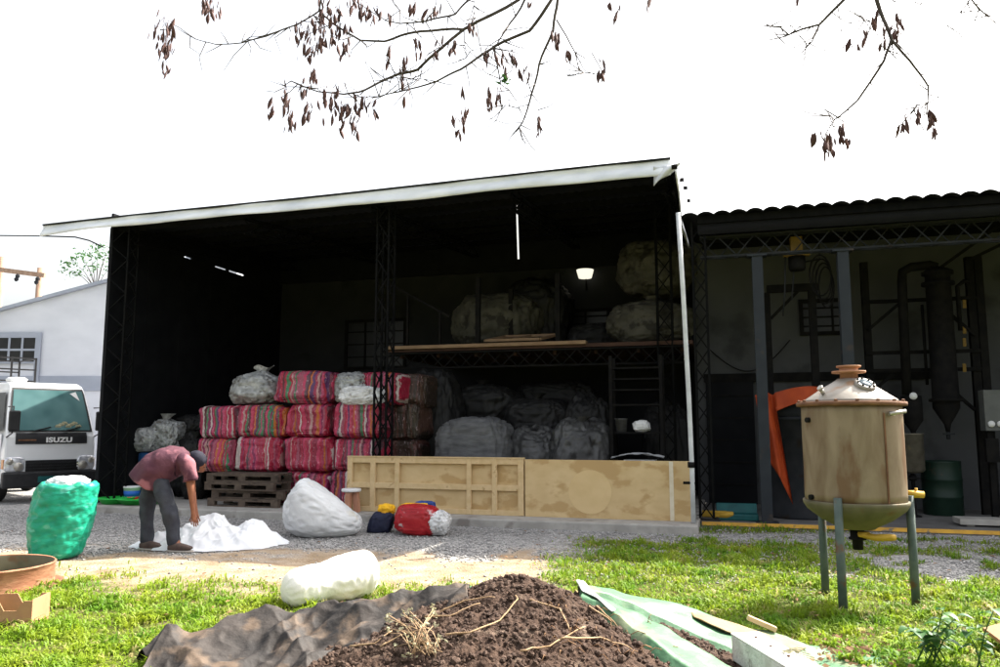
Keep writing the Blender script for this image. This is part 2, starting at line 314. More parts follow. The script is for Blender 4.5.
# ------------------------------------------------------------------ world, sun, camera
SUN = Vector((.789, .502, 1)).normalized()
w = bpy.data.worlds.new('World'); scene.world = w; w.use_nodes = True
n = w.node_tree.nodes; l = w.node_tree.links; bg = n['Background']; sky = n.new('ShaderNodeTexSky'); sky.sky_type = 'NISHITA'; sky.sun_disc = False
sky.sun_elevation = math.asin(SUN.z); sky.sun_rotation = math.atan2(SUN.x, SUN.y); sky.dust_density = 7; sky.air_density = 1.2; sky.ozone_density = .6
hs = n.new('ShaderNodeHueSaturation'); hs.inputs['Saturation'].default_value = .3; l.new(sky.outputs[0], hs.inputs['Color'])
l.new(hs.outputs[0], bg.inputs['Color']); bg.inputs['Strength'].default_value = .15
sl = bpy.data.lights.new('sun', 'SUN'); sl.energy = 4.5; sl.angle = R_(.53); sl.color = (1, .94, .84)
so = bpy.data.objects.new('sun', sl); COL.objects.link(so); so.rotation_euler = SUN.to_track_quat('Z', 'Y').to_euler(); so.location = (20, 12, 30)
cd = bpy.data.cameras.new('camera'); cd.lens = FPX*36/1000; cd.sensor_width = 36; cd.clip_end = 2000; cd.clip_start = .05
co = bpy.data.objects.new('camera', cd); COL.objects.link(co); co.location = CAM; co.rotation_euler = (R_(90)+PITCH, 0, 0); scene.camera = co
vs = scene.view_settings; vs.view_transform = 'Standard'; vs.look = 'None'; vs.gamma = 1; vs.exposure = 1.62
scene.cycles.use_denoising = True
scene.cycles.max_bounces = 6
# ------------------------------------------------------------------ ground zones
def zones(X, Y):
    """(grass, gravel) cover at a ground point; the rest is bare sandy earth"""
    P = Vector((X, Y, 0))
    if Y < 1.0: px, py = 500, 900
    else: px, py = proj(P)
    wob = fb(X*1.3, Y*1.3, 0)*9*min(1.6, max(.5, (py-500)/60)); fine = fb(X*5, Y*5, 3)*7
    q = py+wob+fine
    # right half: lawn
    L = sst(520, 585, px+wob*2-max(0, 575-py)*1.0)
    gr_r = sst(539, 545, q)
    pat = sst(800, 850, px+wob*3)*sst(541, 547, q)*(1-sst(578, 588, q))
    tuft = sst(.02, .22, fb(X*1.7+4, Y*1.7+2, 1)+.18*sst(545, 552, py)*(1-sst(556, 562, py)))
    gr_r *= 1-pat*(1-.75*tuft)
    gr_r = max(gr_r, .8*sst(690, 705, px)*(1-sst(800, 900, px))*sst(527, 529, py)*(1-sst(531, 535, py)))
    # left half: lawn starts nearer the camera
    e = 585 if px > 250 else 581-(250-px)*.03
    gr_l = sst(e-9, e+7, q)*(.45+.55*sst(e+2, e+26, q+fine*2))
    bare = sst(.2, .4, fb(X*1.1+9, Y*1.1, 5))*.7*(1-sst(600, 640, py))
    gr_l *= 1-bare
    g = gr_l*(1-L)+gr_r*L
    gv_l = 1-sst(546, 560, py+wob*1.3+fine+ (px-300)*-.012)
    gv_r = 1-sst(575, 590, q)
    gv = gv_l*(1-L)+gv_r*L
    return max(0, min(1, g)), max(0, min(1, gv))*(1-.6*g)
def axis(lo, hi, a, b, st):
    fine = list(np.arange(a, b+1e-6, st)); out = []; d = st; x = a
    left = []
    while x > lo: d *= 1.5; x -= d; left.append(max(x, lo))
    x = b; d = st; right = []
    while x < hi: d *= 1.5; x += d; right.append(min(x, hi))
    return left[::-1]+fine+right
xs = axis(-220, 220, -9.5, 8, .09); ys = axis(-150, 400, 4.4, 13, .07)
gm = MB(); vsx = []; zon = []
for y in ys:
    for x in xs:
        g, gv = zones(x, y) if y > .5 else (.9, 0)
        zon.append((g, gv, 0, 1)); z = fb(x*.8, y*.8, 7)*.012*(1 if 4 < y < 12 else 0)-.004
        if abs(x) > 9 or y > 12.8: z = -.004
        vsx.append((x, y, z))
nx = len(xs)
gm.add(vsx, [(j*nx+i, j*nx+i+1, (j+1)*nx+i+1, (j+1)*nx+i) for j in range(len(ys)-1) for i in range(nx-1)], 0, True)
gmat = bpy.data.materials.new('ground'); gmat.use_nodes = True; n = gmat.node_tree.nodes; l = gmat.node_tree.links; b = n['Principled BSDF']; b.inputs['Roughness'].default_value = .95; b.inputs['Specular IOR Level'].default_value = .1
at = n.new('ShaderNodeAttribute'); at.attribute_name = 'zone'; sp = n.new('ShaderNodeSeparateColor'); l.new(at.outputs['Color'], sp.inputs[0])
tc = n.new('ShaderNodeTexCoord')
def ntex(sc, d=6):
    t = n.new('ShaderNodeTexNoise'); t.inputs['Scale'].default_value = sc; t.inputs['Detail'].default_value = d; l.new(tc.outputs['Object'], t.inputs['Vector']); return t.outputs['Fac']
def nramp(f, *st):
    r = n.new('ShaderNodeValToRGB'); l.new(f, r.inputs[0]); e = r.color_ramp.elements
    while len(e) < len(st): e.new(.5)
    for i, (p, c) in enumerate(st): e[i].position = p; e[i].color = (*c, 1)
    return r.outputs[0]
def nmix(f, a, c):
    x = n.new('ShaderNodeMix'); x.data_type = 'RGBA'; l.new(f, x.inputs[0]); l.new(a, x.inputs[6]); l.new(c, x.inputs[7]); return x.outputs[2]
vor = n.new('ShaderNodeTexVoronoi'); vor.inputs['Scale'].default_value = 38; l.new(tc.outputs['Object'], vor.inputs['Vector'])
vs_ = n.new('ShaderNodeSeparateColor'); l.new(vor.outputs['Color'], vs_.inputs[0])
grav = nramp(vs_.outputs[0], (0, (.16, .155, .15)), (.5, (.28, .272, .262)), (1, (.42, .405, .39)))
sand = nramp(ntex(4, 8), (.3, (.2, .145, .092)), (.5, (.3, .225, .152)), (.7, (.36, .295, .225)))
sand2 = nmix(nramp(ntex(60, 3), (.58, (0, 0, 0)), (.7, (.6, .6, .6))), sand, nramp(ntex(3, 2), (0, (.12, .08, .05)), (1, (.19, .13, .085))))
turf = nramp(ntex(9, 6), (.35, (.05, .05, .015)), (.6, (.09, .11, .02)), (.75, (.2, .16, .075)))
c = nmix(sp.outputs[1], sand2, grav); c = nmix(sp.outputs[0], c, turf); l.new(c, b.inputs['Base Color'])
bp = n.new('ShaderNodeBump'); bp.inputs['Strength'].default_value = .6; bp.inputs['Distance'].default_value = .02; l.new(vor.outputs['Distance'], bp.inputs['Height']); l.new(bp.outputs[0], b.inputs['Normal'])
M['ground'] = gmat
gmo = gm.build('ground', 'ground'); tag(gmo, 'sandy yard ground with gravel and lawn patches', 'ground', kind='structure')
ca = gmo.data.color_attributes.new('zone', 'FLOAT_COLOR', 'POINT'); ca.data.foreach_set('color', np.array(zon, dtype=np.float32).ravel())
def quickmesh(name, V, F, mt, nper):
    me = bpy.data.meshes.new(name); V = np.asarray(V, np.float32); F = np.asarray(F, np.int32)
    me.vertices.add(len(V)); me.vertices.foreach_set('co', V.ravel()); me.loops.add(F.size); me.loops.foreach_set('vertex_index', F.ravel())
    me.polygons.add(len(F)); me.polygons.foreach_set('loop_start', np.arange(len(F), dtype=np.int32)*nper); me.polygons.foreach_set('loop_total', np.full(len(F), nper, np.int32))
    me.update(calc_edges=True); me.materials.append(M[mt]); o = bpy.data.objects.new(name, me); COL.objects.link(o); return o
# grass blades
def mound_h(x, y):
    X, Y = x+.02, y-4.82
    r = math.hypot(X/(1.32), Y/1.15)
    return .56*max(0, (1-r))**1.0*(1.0) if r > .28 else .56*(.72-.12*(r/.28)**2+.12)-.56*.12
cand = []
N = 265000
for i in range(N):
    Y = 3.7+(12-3.7)*random.random()**1.4; hw = Y*.68+.3; X = (random.random()*2-1)*hw
    if X < -9.3 or X > 7.8: continue
    if math.hypot(X/1.2, (Y-4.8)/1.0) < .9: continue
    qx, qy = proj(Vector((X, Y, 0)))
    if 577 < qx < 905 and qy > 586+.285*(qx-577) or 150 < qx < 480 and qy > 3+float(np.interp(qx, (150, 165, 215, 235, 300, 480), (668, 640, 632, 618, 612, 596))): continue
    g, _ = zones(X, Y); cl_ = sst(-.3, .35, fb(X*2.4, Y*2.4, 11))
    if random.random() < g*(.25+.85*cl_): cand.append((X, Y, g, .6+.75*cl_*(.6+.8*sst(-.2, .4, fb(X*7, Y*7, 2)))))
cand = np.array(cand); nb = len(cand)
th = rng.uniform(0, 2*np.pi, nb); ln = rng.uniform(.035, .09, nb)*np.where(cand[:, 2] < .6, .7, 1)*cand[:, 3]; wd = rng.uniform(.004, .0085, nb); lean = rng.uniform(.35, 1.45, nb)
dx, dy = np.cos(th), np.sin(th); base = np.c_[cand[:, :2], np.full(nb, -.005)]
side = np.c_[-dy, dx, np.zeros(nb)]*wd[:, None]
out = np.c_[dx, dy, np.zeros(nb)]; upv = np.array([0, 0, 1.])
mid = base+out*(ln*.35*np.sin(lean*.6))[:, None]+upv*(ln*.62*np.cos(lean*.5))[:, None]
tip = base+out*(ln*np.sin(lean))[:, None]+upv*(ln*np.cos(lean)*.95)[:, None]
Vg = np.stack([base-side*.6, base+side*.6, mid+side, mid-side, tip+side*.15, tip-side*.15], 1).reshape(-1, 3)
ix = np.arange(nb)[:, None]*6
Fg = np.concatenate([ix+np.array([[0, 1, 2, 3]]), ix+np.array([[3, 2, 4, 5]])], 0)
go = quickmesh('grass', Vg, Fg, 'grassblade', 4); tag(go, 'short sunlit lawn grass in the foreground', 'grass', kind='stuff')
# gravel stones
SV = []; SF = []; k = 0
octv = np.array([(1, 0, 0), (-1, 0, 0), (0, 1, 0), (0, -1, 0), (0, 0, 1), (0, 0, -1)]); octf = np.array([(0, 2, 4), (2, 1, 4), (1, 3, 4), (3, 0, 4), (2, 0, 5), (1, 2, 5), (3, 1, 5), (0, 3, 5)])
for i in range(60000):
    Y = random.uniform(7.2, 14.5); hw = Y*.68+.3; X = (random.random()*2-1)*hw
    if X < -10 or X > 8: continue
    rel = Vector((X, Y, 0))-O_
    if rel.dot(V_) > -.02 and rel.dot(U_) < .02 or rel.dot(V_) > .98: continue
    g, gv = zones(X, Y)
    if random.random() > gv*.75+(.02 if g < .4 else 0): continue
    a = random.uniform(.006, .02); sc = np.array([a*random.uniform(.7, 1.4), a*random.uniform(.7, 1.4), a*random.uniform(.5, .9)])
    v = octv*sc*rng.uniform(.75, 1.2, (6, 1)); an = random.random()*6.28; cz, sz = math.cos(an), math.sin(an)
    v = np.c_[v[:, 0]*cz-v[:, 1]*sz, v[:, 0]*sz+v[:, 1]*cz, v[:, 2]]+np.array([X, Y, .002])
    SV.append(v); SF.append(octf+k); k += 6
o = quickmesh('gravel', np.concatenate(SV), np.concatenate(SF), 'stone', 3); tag(o, 'loose grey gravel along the front of the shed', 'gravel', kind='stuff')
# leaf litter
LV = []; LF = []; k = 0
for i in range(700):
    Y = random.uniform(4.8, 11.5); X = random.uniform(-.66, .68)*Y
    if math.hypot(X/1.2, (Y-4.8)/1.0) < .95: continue
    if X < 0 and random.random() < .55: continue
    a = random.uniform(.012, .035); an = random.random()*6.28; d = Vector((math.cos(an), math.sin(an), 0)); sd = Vector((-d.y, d.x, 0)); c0 = Vector((X, Y, .02+random.random()*.035*zones(X, Y)[0]))
    tl = random.uniform(-.4, .4)
    LV += [c0-d*a, c0+sd*a*.45+Vector((0, 0, .3*a)), c0+d*a+Vector((0, 0, tl*a)), c0-sd*a*.45+Vector((0, 0, .2*a))]; LF += [(k, k+1, k+2, k+3)]; k += 4
o = quickmesh('leaf_litter', [tuple(v) for v in LV], LF, 'leaf_dry', 4); tag(o, 'dry fallen leaves scattered on lawn and gravel', 'fallen leaves', kind='stuff')
# ------------------------------------------------------------------ slabs and floors
def PS(x, y, s):
    d = ray(x, y); k = (s-(CAM-O_).dot(U_))/d.dot(U_); q = CAM+d*k; return Vector((s, (q-O_).dot(V_), q.z))
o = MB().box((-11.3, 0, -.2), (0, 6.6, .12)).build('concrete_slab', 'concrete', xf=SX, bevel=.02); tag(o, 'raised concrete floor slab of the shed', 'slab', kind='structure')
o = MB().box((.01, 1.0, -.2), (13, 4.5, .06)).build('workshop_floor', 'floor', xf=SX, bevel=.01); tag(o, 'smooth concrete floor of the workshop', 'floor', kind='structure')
o = MB().box((.03, .992, .02), (13, 1.09, .064)).build('painted_line', 'yellow_paint', xf=SX); tag(o, 'worn yellow line along the workshop floor edge', 'painted line', kind='structure')
# ------------------------------------------------------------------ main shed
def zf(s): return 5.32+(s+12.1)*(.17/11.8)
def zr(s, t): return zf(s)+.105*(t-.2)
shed = thing('open_shed', 'tall open fronted dark shed with white eave board, stacked bales inside', 'shed', S(-5.3, 3, .12))
b = MB()
for (t0, t1, dz) in ((.18, 6.75, 0),):
    b.grid(lambda u, v: Vector((-10.8+u*10.6, .25+v*6.5, zr(-10.8+u*10.6, .18+v*6.6)-.03+.015*math.sin(u*400))), 160, 2)
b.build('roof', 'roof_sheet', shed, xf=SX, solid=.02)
b = MB()
for k in range(7): t = .6+k*.95; b.bar((-10.7, t, zr(-10.7, t)-.1), (-.25, t, zr(-.25, t)-.1), .06, .12)
for k in range(5): s = -10.3+k*2.5; lattice(b, (s, .5, zr(s, .5)-.3), (s, 6.3, zr(s, 6.3)-.3), .12, .25, 12, .015, (1, 0, 0))
b.build('rafters', 'dark_metal', shed, xf=SX)
b = MB()      # eave board, slightly wavy sheet with a rolled top
def fas(u, v):
    s = -12.1+u*11.85; sag = .02*math.sin(u*9)+.012*nz(u*20, 0, 3); hgt = .17+.09*u+.03*nz(u*7, 2)
    hgt += .05*math.exp(-(u*11.85/.7)**2)
    return Vector((s, .13+.05*(1-v)+.025*nz(u*14, v*2, 5)+.02*math.sin(v*6), zf(s)+.03+sag*.4-hgt*v))
b.grid(fas, 120, 8)
b.build('eave_board', 'fascia', shed, xf=SX, solid=.012)
b = MB(); b.grid(lambda u, v: Vector((-12.1+u*11.85, .16+.12*v, zf(-12.1+u*11.85)+.045+.008*math.sin(u*9)+.02*v)), 80, 3)
b.build('eave_cap', 'iron_grey', shed, xf=SX, solid=.03)
b = MB().grid(lambda u, v: Vector((-.5+.42*u*(1-.4*v), .1+.06*math.sin(u*5+v*3), zf(-.3)-.08-.3*v*(1-u*.6))), 9, 9); b.build('torn_sheet', 'gutter', shed, xf=SX, solid=.01)
b = MB()      # side cladding along the right edge of the roof
b.grid(lambda u, v: Vector((-.17+.02*nz(u*6, v), .2+u*6.6, zr(-.2, .2+u*6.6)+.07-(.3+.62*min(1, u*4))*v)), 20, 4)
cl = b.build('side_cladding', 'fascia', shed, xf=SX, solid=.02)
for px, py in ((673, 167), (680, 180), (684, 188), (687, 195)):
    q = PS(px, py, -.15); q.z = min(q.z, zr(-.15, q.y)+.02); MB().tube([q+Vector((-.02, 0, 0)), q+Vector((.06, 0, 0))], .035, 8).build('bolt', 'iron', cl, xf=SX)
b = MB()      # left side wall of dark sheet, with light slits under the roof
tops = [(PS(186, 228, -10.7).y, PS(194, 228, -10.7).y), (PS(217, 229, -10.7).y, PS(229, 229, -10.7).y), (PS(231, 229, -10.7).y, PS(247, 229, -10.7).y)]
zs = 5.14
for k in range(12): t = .45+k*.5; b.box((-10.76, t, .12), (-10.70-.01*(k % 2), t+.5, zs))
cur = .45
for a, c in tops+[(6.45, 6.45)]:
    b.box((-10.755, cur, zs), (-10.705, a, zr(-10.7, a)-.02)); 
    if c > a: b.box((-10.755, a, zs+.045), (-10.705, c, zr(-10.7, a)-.02))
    cur = c
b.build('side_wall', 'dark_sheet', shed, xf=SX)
b = MB().box((-10.74, 6.4, .12), (0, 6.55, 5.4)); b.build('back_wall', 'shaded_wall', shed, xf=SX)
b = MB(); za_, zb_ = zr(-10.74, 6.43)+.01, zr(-.1, 6.43)+.01
b.add([(x, y, z) for y in (6.36, 6.5) for x, z in ((-10.74, 5.38), (-.1, 5.38), (-.1, zb_), (-10.74, za_))], [(0, 1, 2, 3), (7, 6, 5, 4), (0, 4, 5, 1), (1, 5, 6, 2), (2, 6, 7, 3), (3, 7, 4, 0)]); b.bar((-10.7, 6.3, 5.3), (-.1, 6.3, 5.3), .08, .14); b.build('header_beam', 'dark_sheet', shed, xf=SX)
def wall_win(par, px0, py0, px1, py1, t, name='window', bars=2, fm='iron'):
    a = PT(px0, py1, t); c = PT(px1, py0, t); f = MB(); e = .07
    for q in (((a.x, t-.06, a.z), (c.x, t, a.z+e)), ((a.x, t-.06, c.z-e), (c.x, t, c.z)), ((a.x, t-.06, a.z+e), (a.x+e, t, c.z-e)), ((c.x-e, t-.06, a.z+e), (c.x, t, c.z-e))): f.box(*q)
    for i in range(1, bars): x = a.x+(c.x-a.x)*i/bars; f.box((x-.02, t-.05, a.z+e), (x+.02, t-.003, c.z-e))
    for i in range(1, 4): z = a.z+(c.z-a.z)*i/4; f.box((a.x+e, t-.04, z-.015), (c.x-e, t-.006, z+.015))
    fo = f.build(name, fm, par, xf=SX)
    MB().box((a.x+e/2, t-.02, a.z+e/2), (c.x-e/2, t-.002, c.z-e/2)).build('pane', 'window_dark', fo, xf=SX)
wall_win(shed, 345, 318, 407, 370, 6.4, bars=3)
wall_win(shed, 562, 308, 610, 340, 6.4, bars=2)
for (px, t, n_, wd) in ((111, .6, 9, .42), (382, .75, 10, .22), (706, 1.15, 11, .2), (669, 3.0, 12, .26)):
    q = PT(px, 480, t); lattice(MB(), (q.x, t, .12), (q.x, t, zr(q.x, t)-.1), wd, .26, 16, .016 if wd < .3 else .02, (1, 0, 0)).build('lattice_column', 'iron', shed, xf=SX) if False else None
    b = MB(); lattice(b, (q.x, t, .12), (q.x, t, zr(q.x, t)-.1 if px < 700 else 4.75), wd, .26, 16, .016, (1, 0, 0)); b.build('lattice_column', 'dark_metal', shed, xf=SX)
a = [PT(678, 213, .3), PT(683, 290, .3), PT(689, 400, .3), PT(692, 470, .3), PT(693.5, 522, .3)]; a[-1].z = .13
dp = MB().tube(a, .035, 12).build('downpipe', 'gutter', shed, xf=SX)
q = PT(691, 462, .3); MB().tube([q, q+Vector((0, 0, -.08))], .05, 12).tube([q+Vector((-.12, 0, -.3)), q+Vector((.05, 0, -.3))], .02).build('pipe_fitting', 'iron', dp, xf=SX)
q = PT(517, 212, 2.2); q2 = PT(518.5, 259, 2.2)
solo(MB().tube([q+Vector((0, 0, .55)), q], .004, 6).tube([q, q2], .016, 8), 'hanging_tube', 'tube_glow', S(*q2), 'thin white tube hanging straight down from the dark shed roof', 'tube', xf=SX)
# wall lamp
q = PT(585, 270, 6.2); t = thing('wall_lamp', 'lit bowl shaped lamp glowing on the dark back wall', 'lamp', S(*q))
MB().lathe([(.02, -.2), (.15, -.19), (.19, -.05), (.2, 0)], q, 24).build('lamp_shade', 'lamp_lit', t, xf=SX)
MB().lathe([(.21, 0.002), (.22, .02), (.12, .06), (.02, .07)], q, 24).tube([q+Vector((0, .1, -.1)), q+Vector((0, .18, -.45))], .02).tube([q+Vector((0, 0, .05)), q+Vector((0, .2, .05))], .02).build('bracket', 'iron', t, xf=SX)
# mezzanine
mz = thing('mezzanine', 'dark loft platform with timber edge and thin railing posts inside the shed', 'platform', S(-3, 4.5, 3.05))
MB().box((-6.1, 3.0, 3.0), (-.1, 6.39, 3.07)).build('deck', 'mezz_dark', mz, xf=SX)
MB().box((-6.12, 2.93, 3.05), (-2.05, 3.2, 3.12)).build('edge_board', 'mezz_wood', mz, xf=SX, bevel=.008)
b = MB(); lattice(b, (-6.1, 3.08, 2.82), (-.15, 3.08, 2.82), .12, .3, 20, .014, (0, 1, 0)); b.build('girder', 'iron', mz, xf=SX)
b = MB()
for k in range(8): s = -5.9+k*.8; b.bar((s, 3.2, 2.94), (s, 6.38, 2.94), .06, .1)
b.build('joists', 'mezz_dark', mz, xf=SX)
for px, t, zt in ((478, 3.06, 4.45), (511, 4.0, 4.35), (558, 3.06, 4.45)):
    q = PT(px, 330, t); MB().box((q.x-.045, t-.045, 3.12 if t < 3.2 else 3.07), (q.x+.045, t+.045, zt)).build('railing_post', 'iron', mz, xf=SX)
a = PT(388, 283, 3.06); c = PT(450, 317, 3.06)
MB().bar(a, c, .05).build('handrail', 'iron', mz, xf=SX)
for px, py in ((408, 294), (440, 312)):
    q = PT(px, py, 3.06); MB().bar((q.x, 3.06, 3.12), q, .045).build('railing_post', 'iron', mz, xf=SX)
# bags and boards on the platform
def bag(px0, py0, px1, py1, t, mt, label, depth=None, e=.75, seed=1, zb=None, wr=.07, amp=.12, grp=None, name='stuffed_sack', cat='sack', fr=1.7, wf=5):
    a = PT(px0, py1, t); c = PT(px1, py0, t); w = c.x-a.x; z0 = zb if zb is not None else a.z; h = c.z-z0; d = depth or min(w, h*1.2)
    def folds(p, q):
        th = math.atan2(q.y, q.x); k = 1+(.07*(1-2*abs(nz(math.cos(th)*3.3+seed, math.sin(th)*3.3, p.z*.9)))+.035*(1-2*abs(nz(math.cos(th)*7, math.sin(th)*7+seed, p.z*2.2))))*(.5+.8*max(0, q.z))
        return Vector((p.x*k, p.y*k, p.z*(1-.1*abs(q.z)*nz(seed, th))))
    b = MB().blob(((a.x+c.x)/2, t+d*.45, z0+h/2), (w*1.02, d, h*1.04), e, seed, amp, fr, wr, wf, flat=z0+.004, nu=110, nv=60, mod=folds)
    if seed % 3 != 0 and cat == 'sack' and h > .6:
        nx_ = (a.x+c.x)/2+.12*w*nz(seed, 3); b.grid(lambda u, v: Vector((nx_+(.05+.09*v*v)*math.cos(6.283*u)*(1+.3*math.sin(u*31)*v)+.06*v, t+d*.3+(.05+.07*v*v)*math.sin(6.283*u), z0+h*.93+.17*v)), 26, 6, closed=True)
    return solo(b, name, mt, S((a.x+c.x)/2, t+d*.45, z0), label, cat, grp, xf=SX)
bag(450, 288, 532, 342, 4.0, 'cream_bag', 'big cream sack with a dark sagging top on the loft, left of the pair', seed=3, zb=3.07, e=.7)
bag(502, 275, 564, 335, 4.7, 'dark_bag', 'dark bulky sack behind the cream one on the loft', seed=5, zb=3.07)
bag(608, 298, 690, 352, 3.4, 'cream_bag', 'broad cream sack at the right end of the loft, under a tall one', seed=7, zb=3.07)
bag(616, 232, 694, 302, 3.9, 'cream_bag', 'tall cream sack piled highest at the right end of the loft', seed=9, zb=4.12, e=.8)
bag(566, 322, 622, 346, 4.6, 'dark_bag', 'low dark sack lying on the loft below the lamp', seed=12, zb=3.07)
q = PT(520, 340, 3.5); b = MB()
for (u0, v0, u1, v1) in ((-.75, 0, .55, 0), (-.5, .7, .8, .7), (-.75, 0, -.5, .7), (.55, 0, .8, .7), (-.1, 0, .15, .7)):
    b.bar((q.x+u0*.85, 3.2+v0, 3.2+v0*.22), (q.x+u1*.85, 3.2+v1, 3.2+v1*.22), .07, .05)
b.box((q.x-.6, 3.25, 3.08), (q.x+.5, 3.9, 3.16))
solo(b, 'wooden_skid', 'mezz_wood', S(q.x, 3.4, 3.08), 'light open timber skid lying on the edge of the loft', 'skid', xf=SX)
# rack with things on it
a = PT(612, 460, 2.3); c = PT(660, 352, 2.3); rk = thing('storage_rack', 'black metal rack with bare shelves beneath the loft', 'rack', S((a.x+c.x)/2, 2.5, .12))
for s in (a.x, c.x):
    for t in (2.3, 2.75): MB().box((s-.03, t-.03, .12), (s+.03, t+.03, 2.75)).build('post', 'iron', rk, xf=SX)
zsh = []
for py in (367, 378, 389, 404, 432): 
    z = PT(636, py, 2.3).z; zsh.append(z); MB().box((a.x+.03, 2.28, z-.03), (c.x-.03, 2.77, z)).build('shelf', 'iron', rk, xf=SX)
q = PT(615, 431, 2.4); solo(MB().lathe([(.09, 0), (.11, .22), (.115, .22), (.115, .235), (.1, .235)], (q.x+.1, 2.5, zsh[-1]), 24), 'bucket', 'grey_sack', S(q.x+.1, 2.5, zsh[-1]), 'small pale bucket on the rack shelf, left of the bundle', 'bucket', xf=SX)
q = PT(641, 431, 2.4); solo(MB().blob((q.x, 2.5, zsh[-1]+.1), (.3, .25, .21), .7, 4, .15, 2, .1, flat=zsh[-1]+.003), 'cloth_bundle', 'bright_white', S(q.x, 2.5, zsh[-1]), 'small white bundle on the rack shelf', 'bundle', xf=SX)
q0 = PT(614, 458, 1.9); q1 = PT(660, 450, 1.9)
b = MB()
for k in range(5): b.box((q0.x+.04*k, 1.9, .12+.17*k), (q1.x-.02*k, 2.2, .12+.17*k+.15), rot=(0, 0, .06*(k % 3-1)))
b.grid(lambda u, v: Vector((q0.x-.05+u*(q1.x-q0.x+.1), 1.8+v*.45, .985+.07*math.sin(u*3)+.03*nz(u*5, v*4, 2))), 20, 10)
solo(b, 'sheet_stack', 'white_bag', S((q0.x+q1.x)/2, 2.05, .12), 'stack of white folded sheets behind the plywood panel', 'sheets', xf=SX)
# sacks on the floor at the back of the shed
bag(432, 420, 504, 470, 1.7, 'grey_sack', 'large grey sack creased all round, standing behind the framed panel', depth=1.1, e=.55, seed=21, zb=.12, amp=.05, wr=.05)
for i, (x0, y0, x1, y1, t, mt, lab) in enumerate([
    (500, 430, 560, 480, 2.2, 'shaded_mixed', 'pale crumpled sack just right of the large grey sack'),
    (548, 420, 606, 480, 2.0, 'shaded_mixed', 'pale torn sack near the rack, behind the plywood panel'),
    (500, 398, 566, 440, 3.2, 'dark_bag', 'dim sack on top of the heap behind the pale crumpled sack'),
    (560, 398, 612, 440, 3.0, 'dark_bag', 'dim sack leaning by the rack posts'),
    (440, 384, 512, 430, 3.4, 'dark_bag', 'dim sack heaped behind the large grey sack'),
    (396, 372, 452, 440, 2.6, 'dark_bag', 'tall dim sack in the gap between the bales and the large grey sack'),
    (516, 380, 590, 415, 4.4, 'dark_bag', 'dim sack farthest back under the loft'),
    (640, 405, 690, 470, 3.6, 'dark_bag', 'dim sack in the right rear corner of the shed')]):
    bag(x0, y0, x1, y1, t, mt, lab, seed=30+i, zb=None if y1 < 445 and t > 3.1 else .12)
o = solo(MB().blob((PT(585, 425, 2.6).x, 2.7, 1.35), (.8, .5, .35), .8, 44, .2, 2, .12), 'red_cloth', 'red_bag', S(PT(585, 425, 2.6).x, 2.7, 1.2), 'dark red plastic scrap on the heap of sacks by the rack', 'plastic scrap', xf=SX)
# ------------------------------------------------------------------ bales
def bale_mesh(seed):
    def mod(p, d):
        k = 1+.17*nz(p.x*13+seed*5, p.y*1.6, p.z*1.6)+.09*nz(p.x*32, p.y*3, p.z*4+seed)+.05*nz(p.x*6, p.y*4, p.z*7+seed)
        band = .035*(math.exp(-((p.z-.17)/.03)**2)+math.exp(-((p.z+.17)/.03)**2))
        k -= band
        return Vector((p.x*(1+.05*nz(p.y*5, p.z*5, seed)), p.y*k, p.z*(1+.07*nz(p.x*11, p.y*2+seed, 1))))
    return MB().blob((0, 0, .5), (1, 1, 1), .34, seed, .07, 1.5, .03, 4, mod=mod, nu=120, nv=64)
protos = []
for sd in range(3):
    o = solo(bale_mesh(sd*11+2), 'plastic_bale', 'bale', (0, 0, 0), '', 'bale'); protos.append(o)
BL = [  # px rect, depth t, label, brown?
    (272, 371, 331, 404, 1.1, 'striped bale topmost in the middle, between two clear bags', 0),
    (356, 373, 398, 404, 1.25, 'striped bale topmost at the right, partly hidden by a grey bag', 0),
    (195, 405, 238, 439, 1.1, 'striped bale at the left end of the second row, holding a green strip', 0),
    (233, 404, 285, 438, 1.05, 'striped bale directly under the clear knotted bag, right hand of the two', 0),
    (285, 403, 331, 437, 1.1, 'striped bale directly below the topmost middle bale', 0),
    (331, 403, 379, 438, 1.05, 'striped bale under the flattened grey bag, with a green left end', 0),
    (192, 438, 234, 472, 1.1, 'pinkish striped bale on the pallets nearest the bent man', 0),
    (232, 437, 279, 472, 1.05, 'pinkish striped bale on the right half of the pallet stack', 0),
    (280, 437, 331, 472, 1.05, 'crimson striped bale just right of those on the pallets, with a green right end', 0),
    (330, 439, 378, 472, 1.1, 'striped bale right above the corner of the framed panel', 0),
    (279, 472, 328, 506, 1.1, 'crimson striped bale at floor level behind the big white sack', 0),
    (326, 471, 372, 506, 1.1, 'striped bale at floor level half hidden by the framed panel', 0),
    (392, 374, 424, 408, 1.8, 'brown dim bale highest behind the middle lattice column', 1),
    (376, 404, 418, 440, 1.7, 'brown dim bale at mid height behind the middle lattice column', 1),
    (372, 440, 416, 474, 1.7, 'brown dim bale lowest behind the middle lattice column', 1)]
for i, (x0, y0, x1, y1, t, lab, br) in enumerate(BL):
    o = protos[i] if i < 3 else copy_tree(protos[i % 3])
    a = PT(x0, y1, t); c = PT(x1, y0, t)
    o.location = S((a.x+c.x)/2, t+.42, a.z); o.scale = ((c.x-a.x)*random.uniform(1., 1.05), .85, (c.z-a.z)*random.uniform(.99, 1.06)); o.rotation_euler = (random.uniform(-.02, .02), random.uniform(-.03, .03), ANG+random.uniform(-.05, .05)+(math.pi if i % 2 else 0))
    tag(o, lab, 'bale', 'bales of squeezed coloured plastic')
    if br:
        o.data = o.data.copy(); o.data.materials[0] = M['bale_brown']
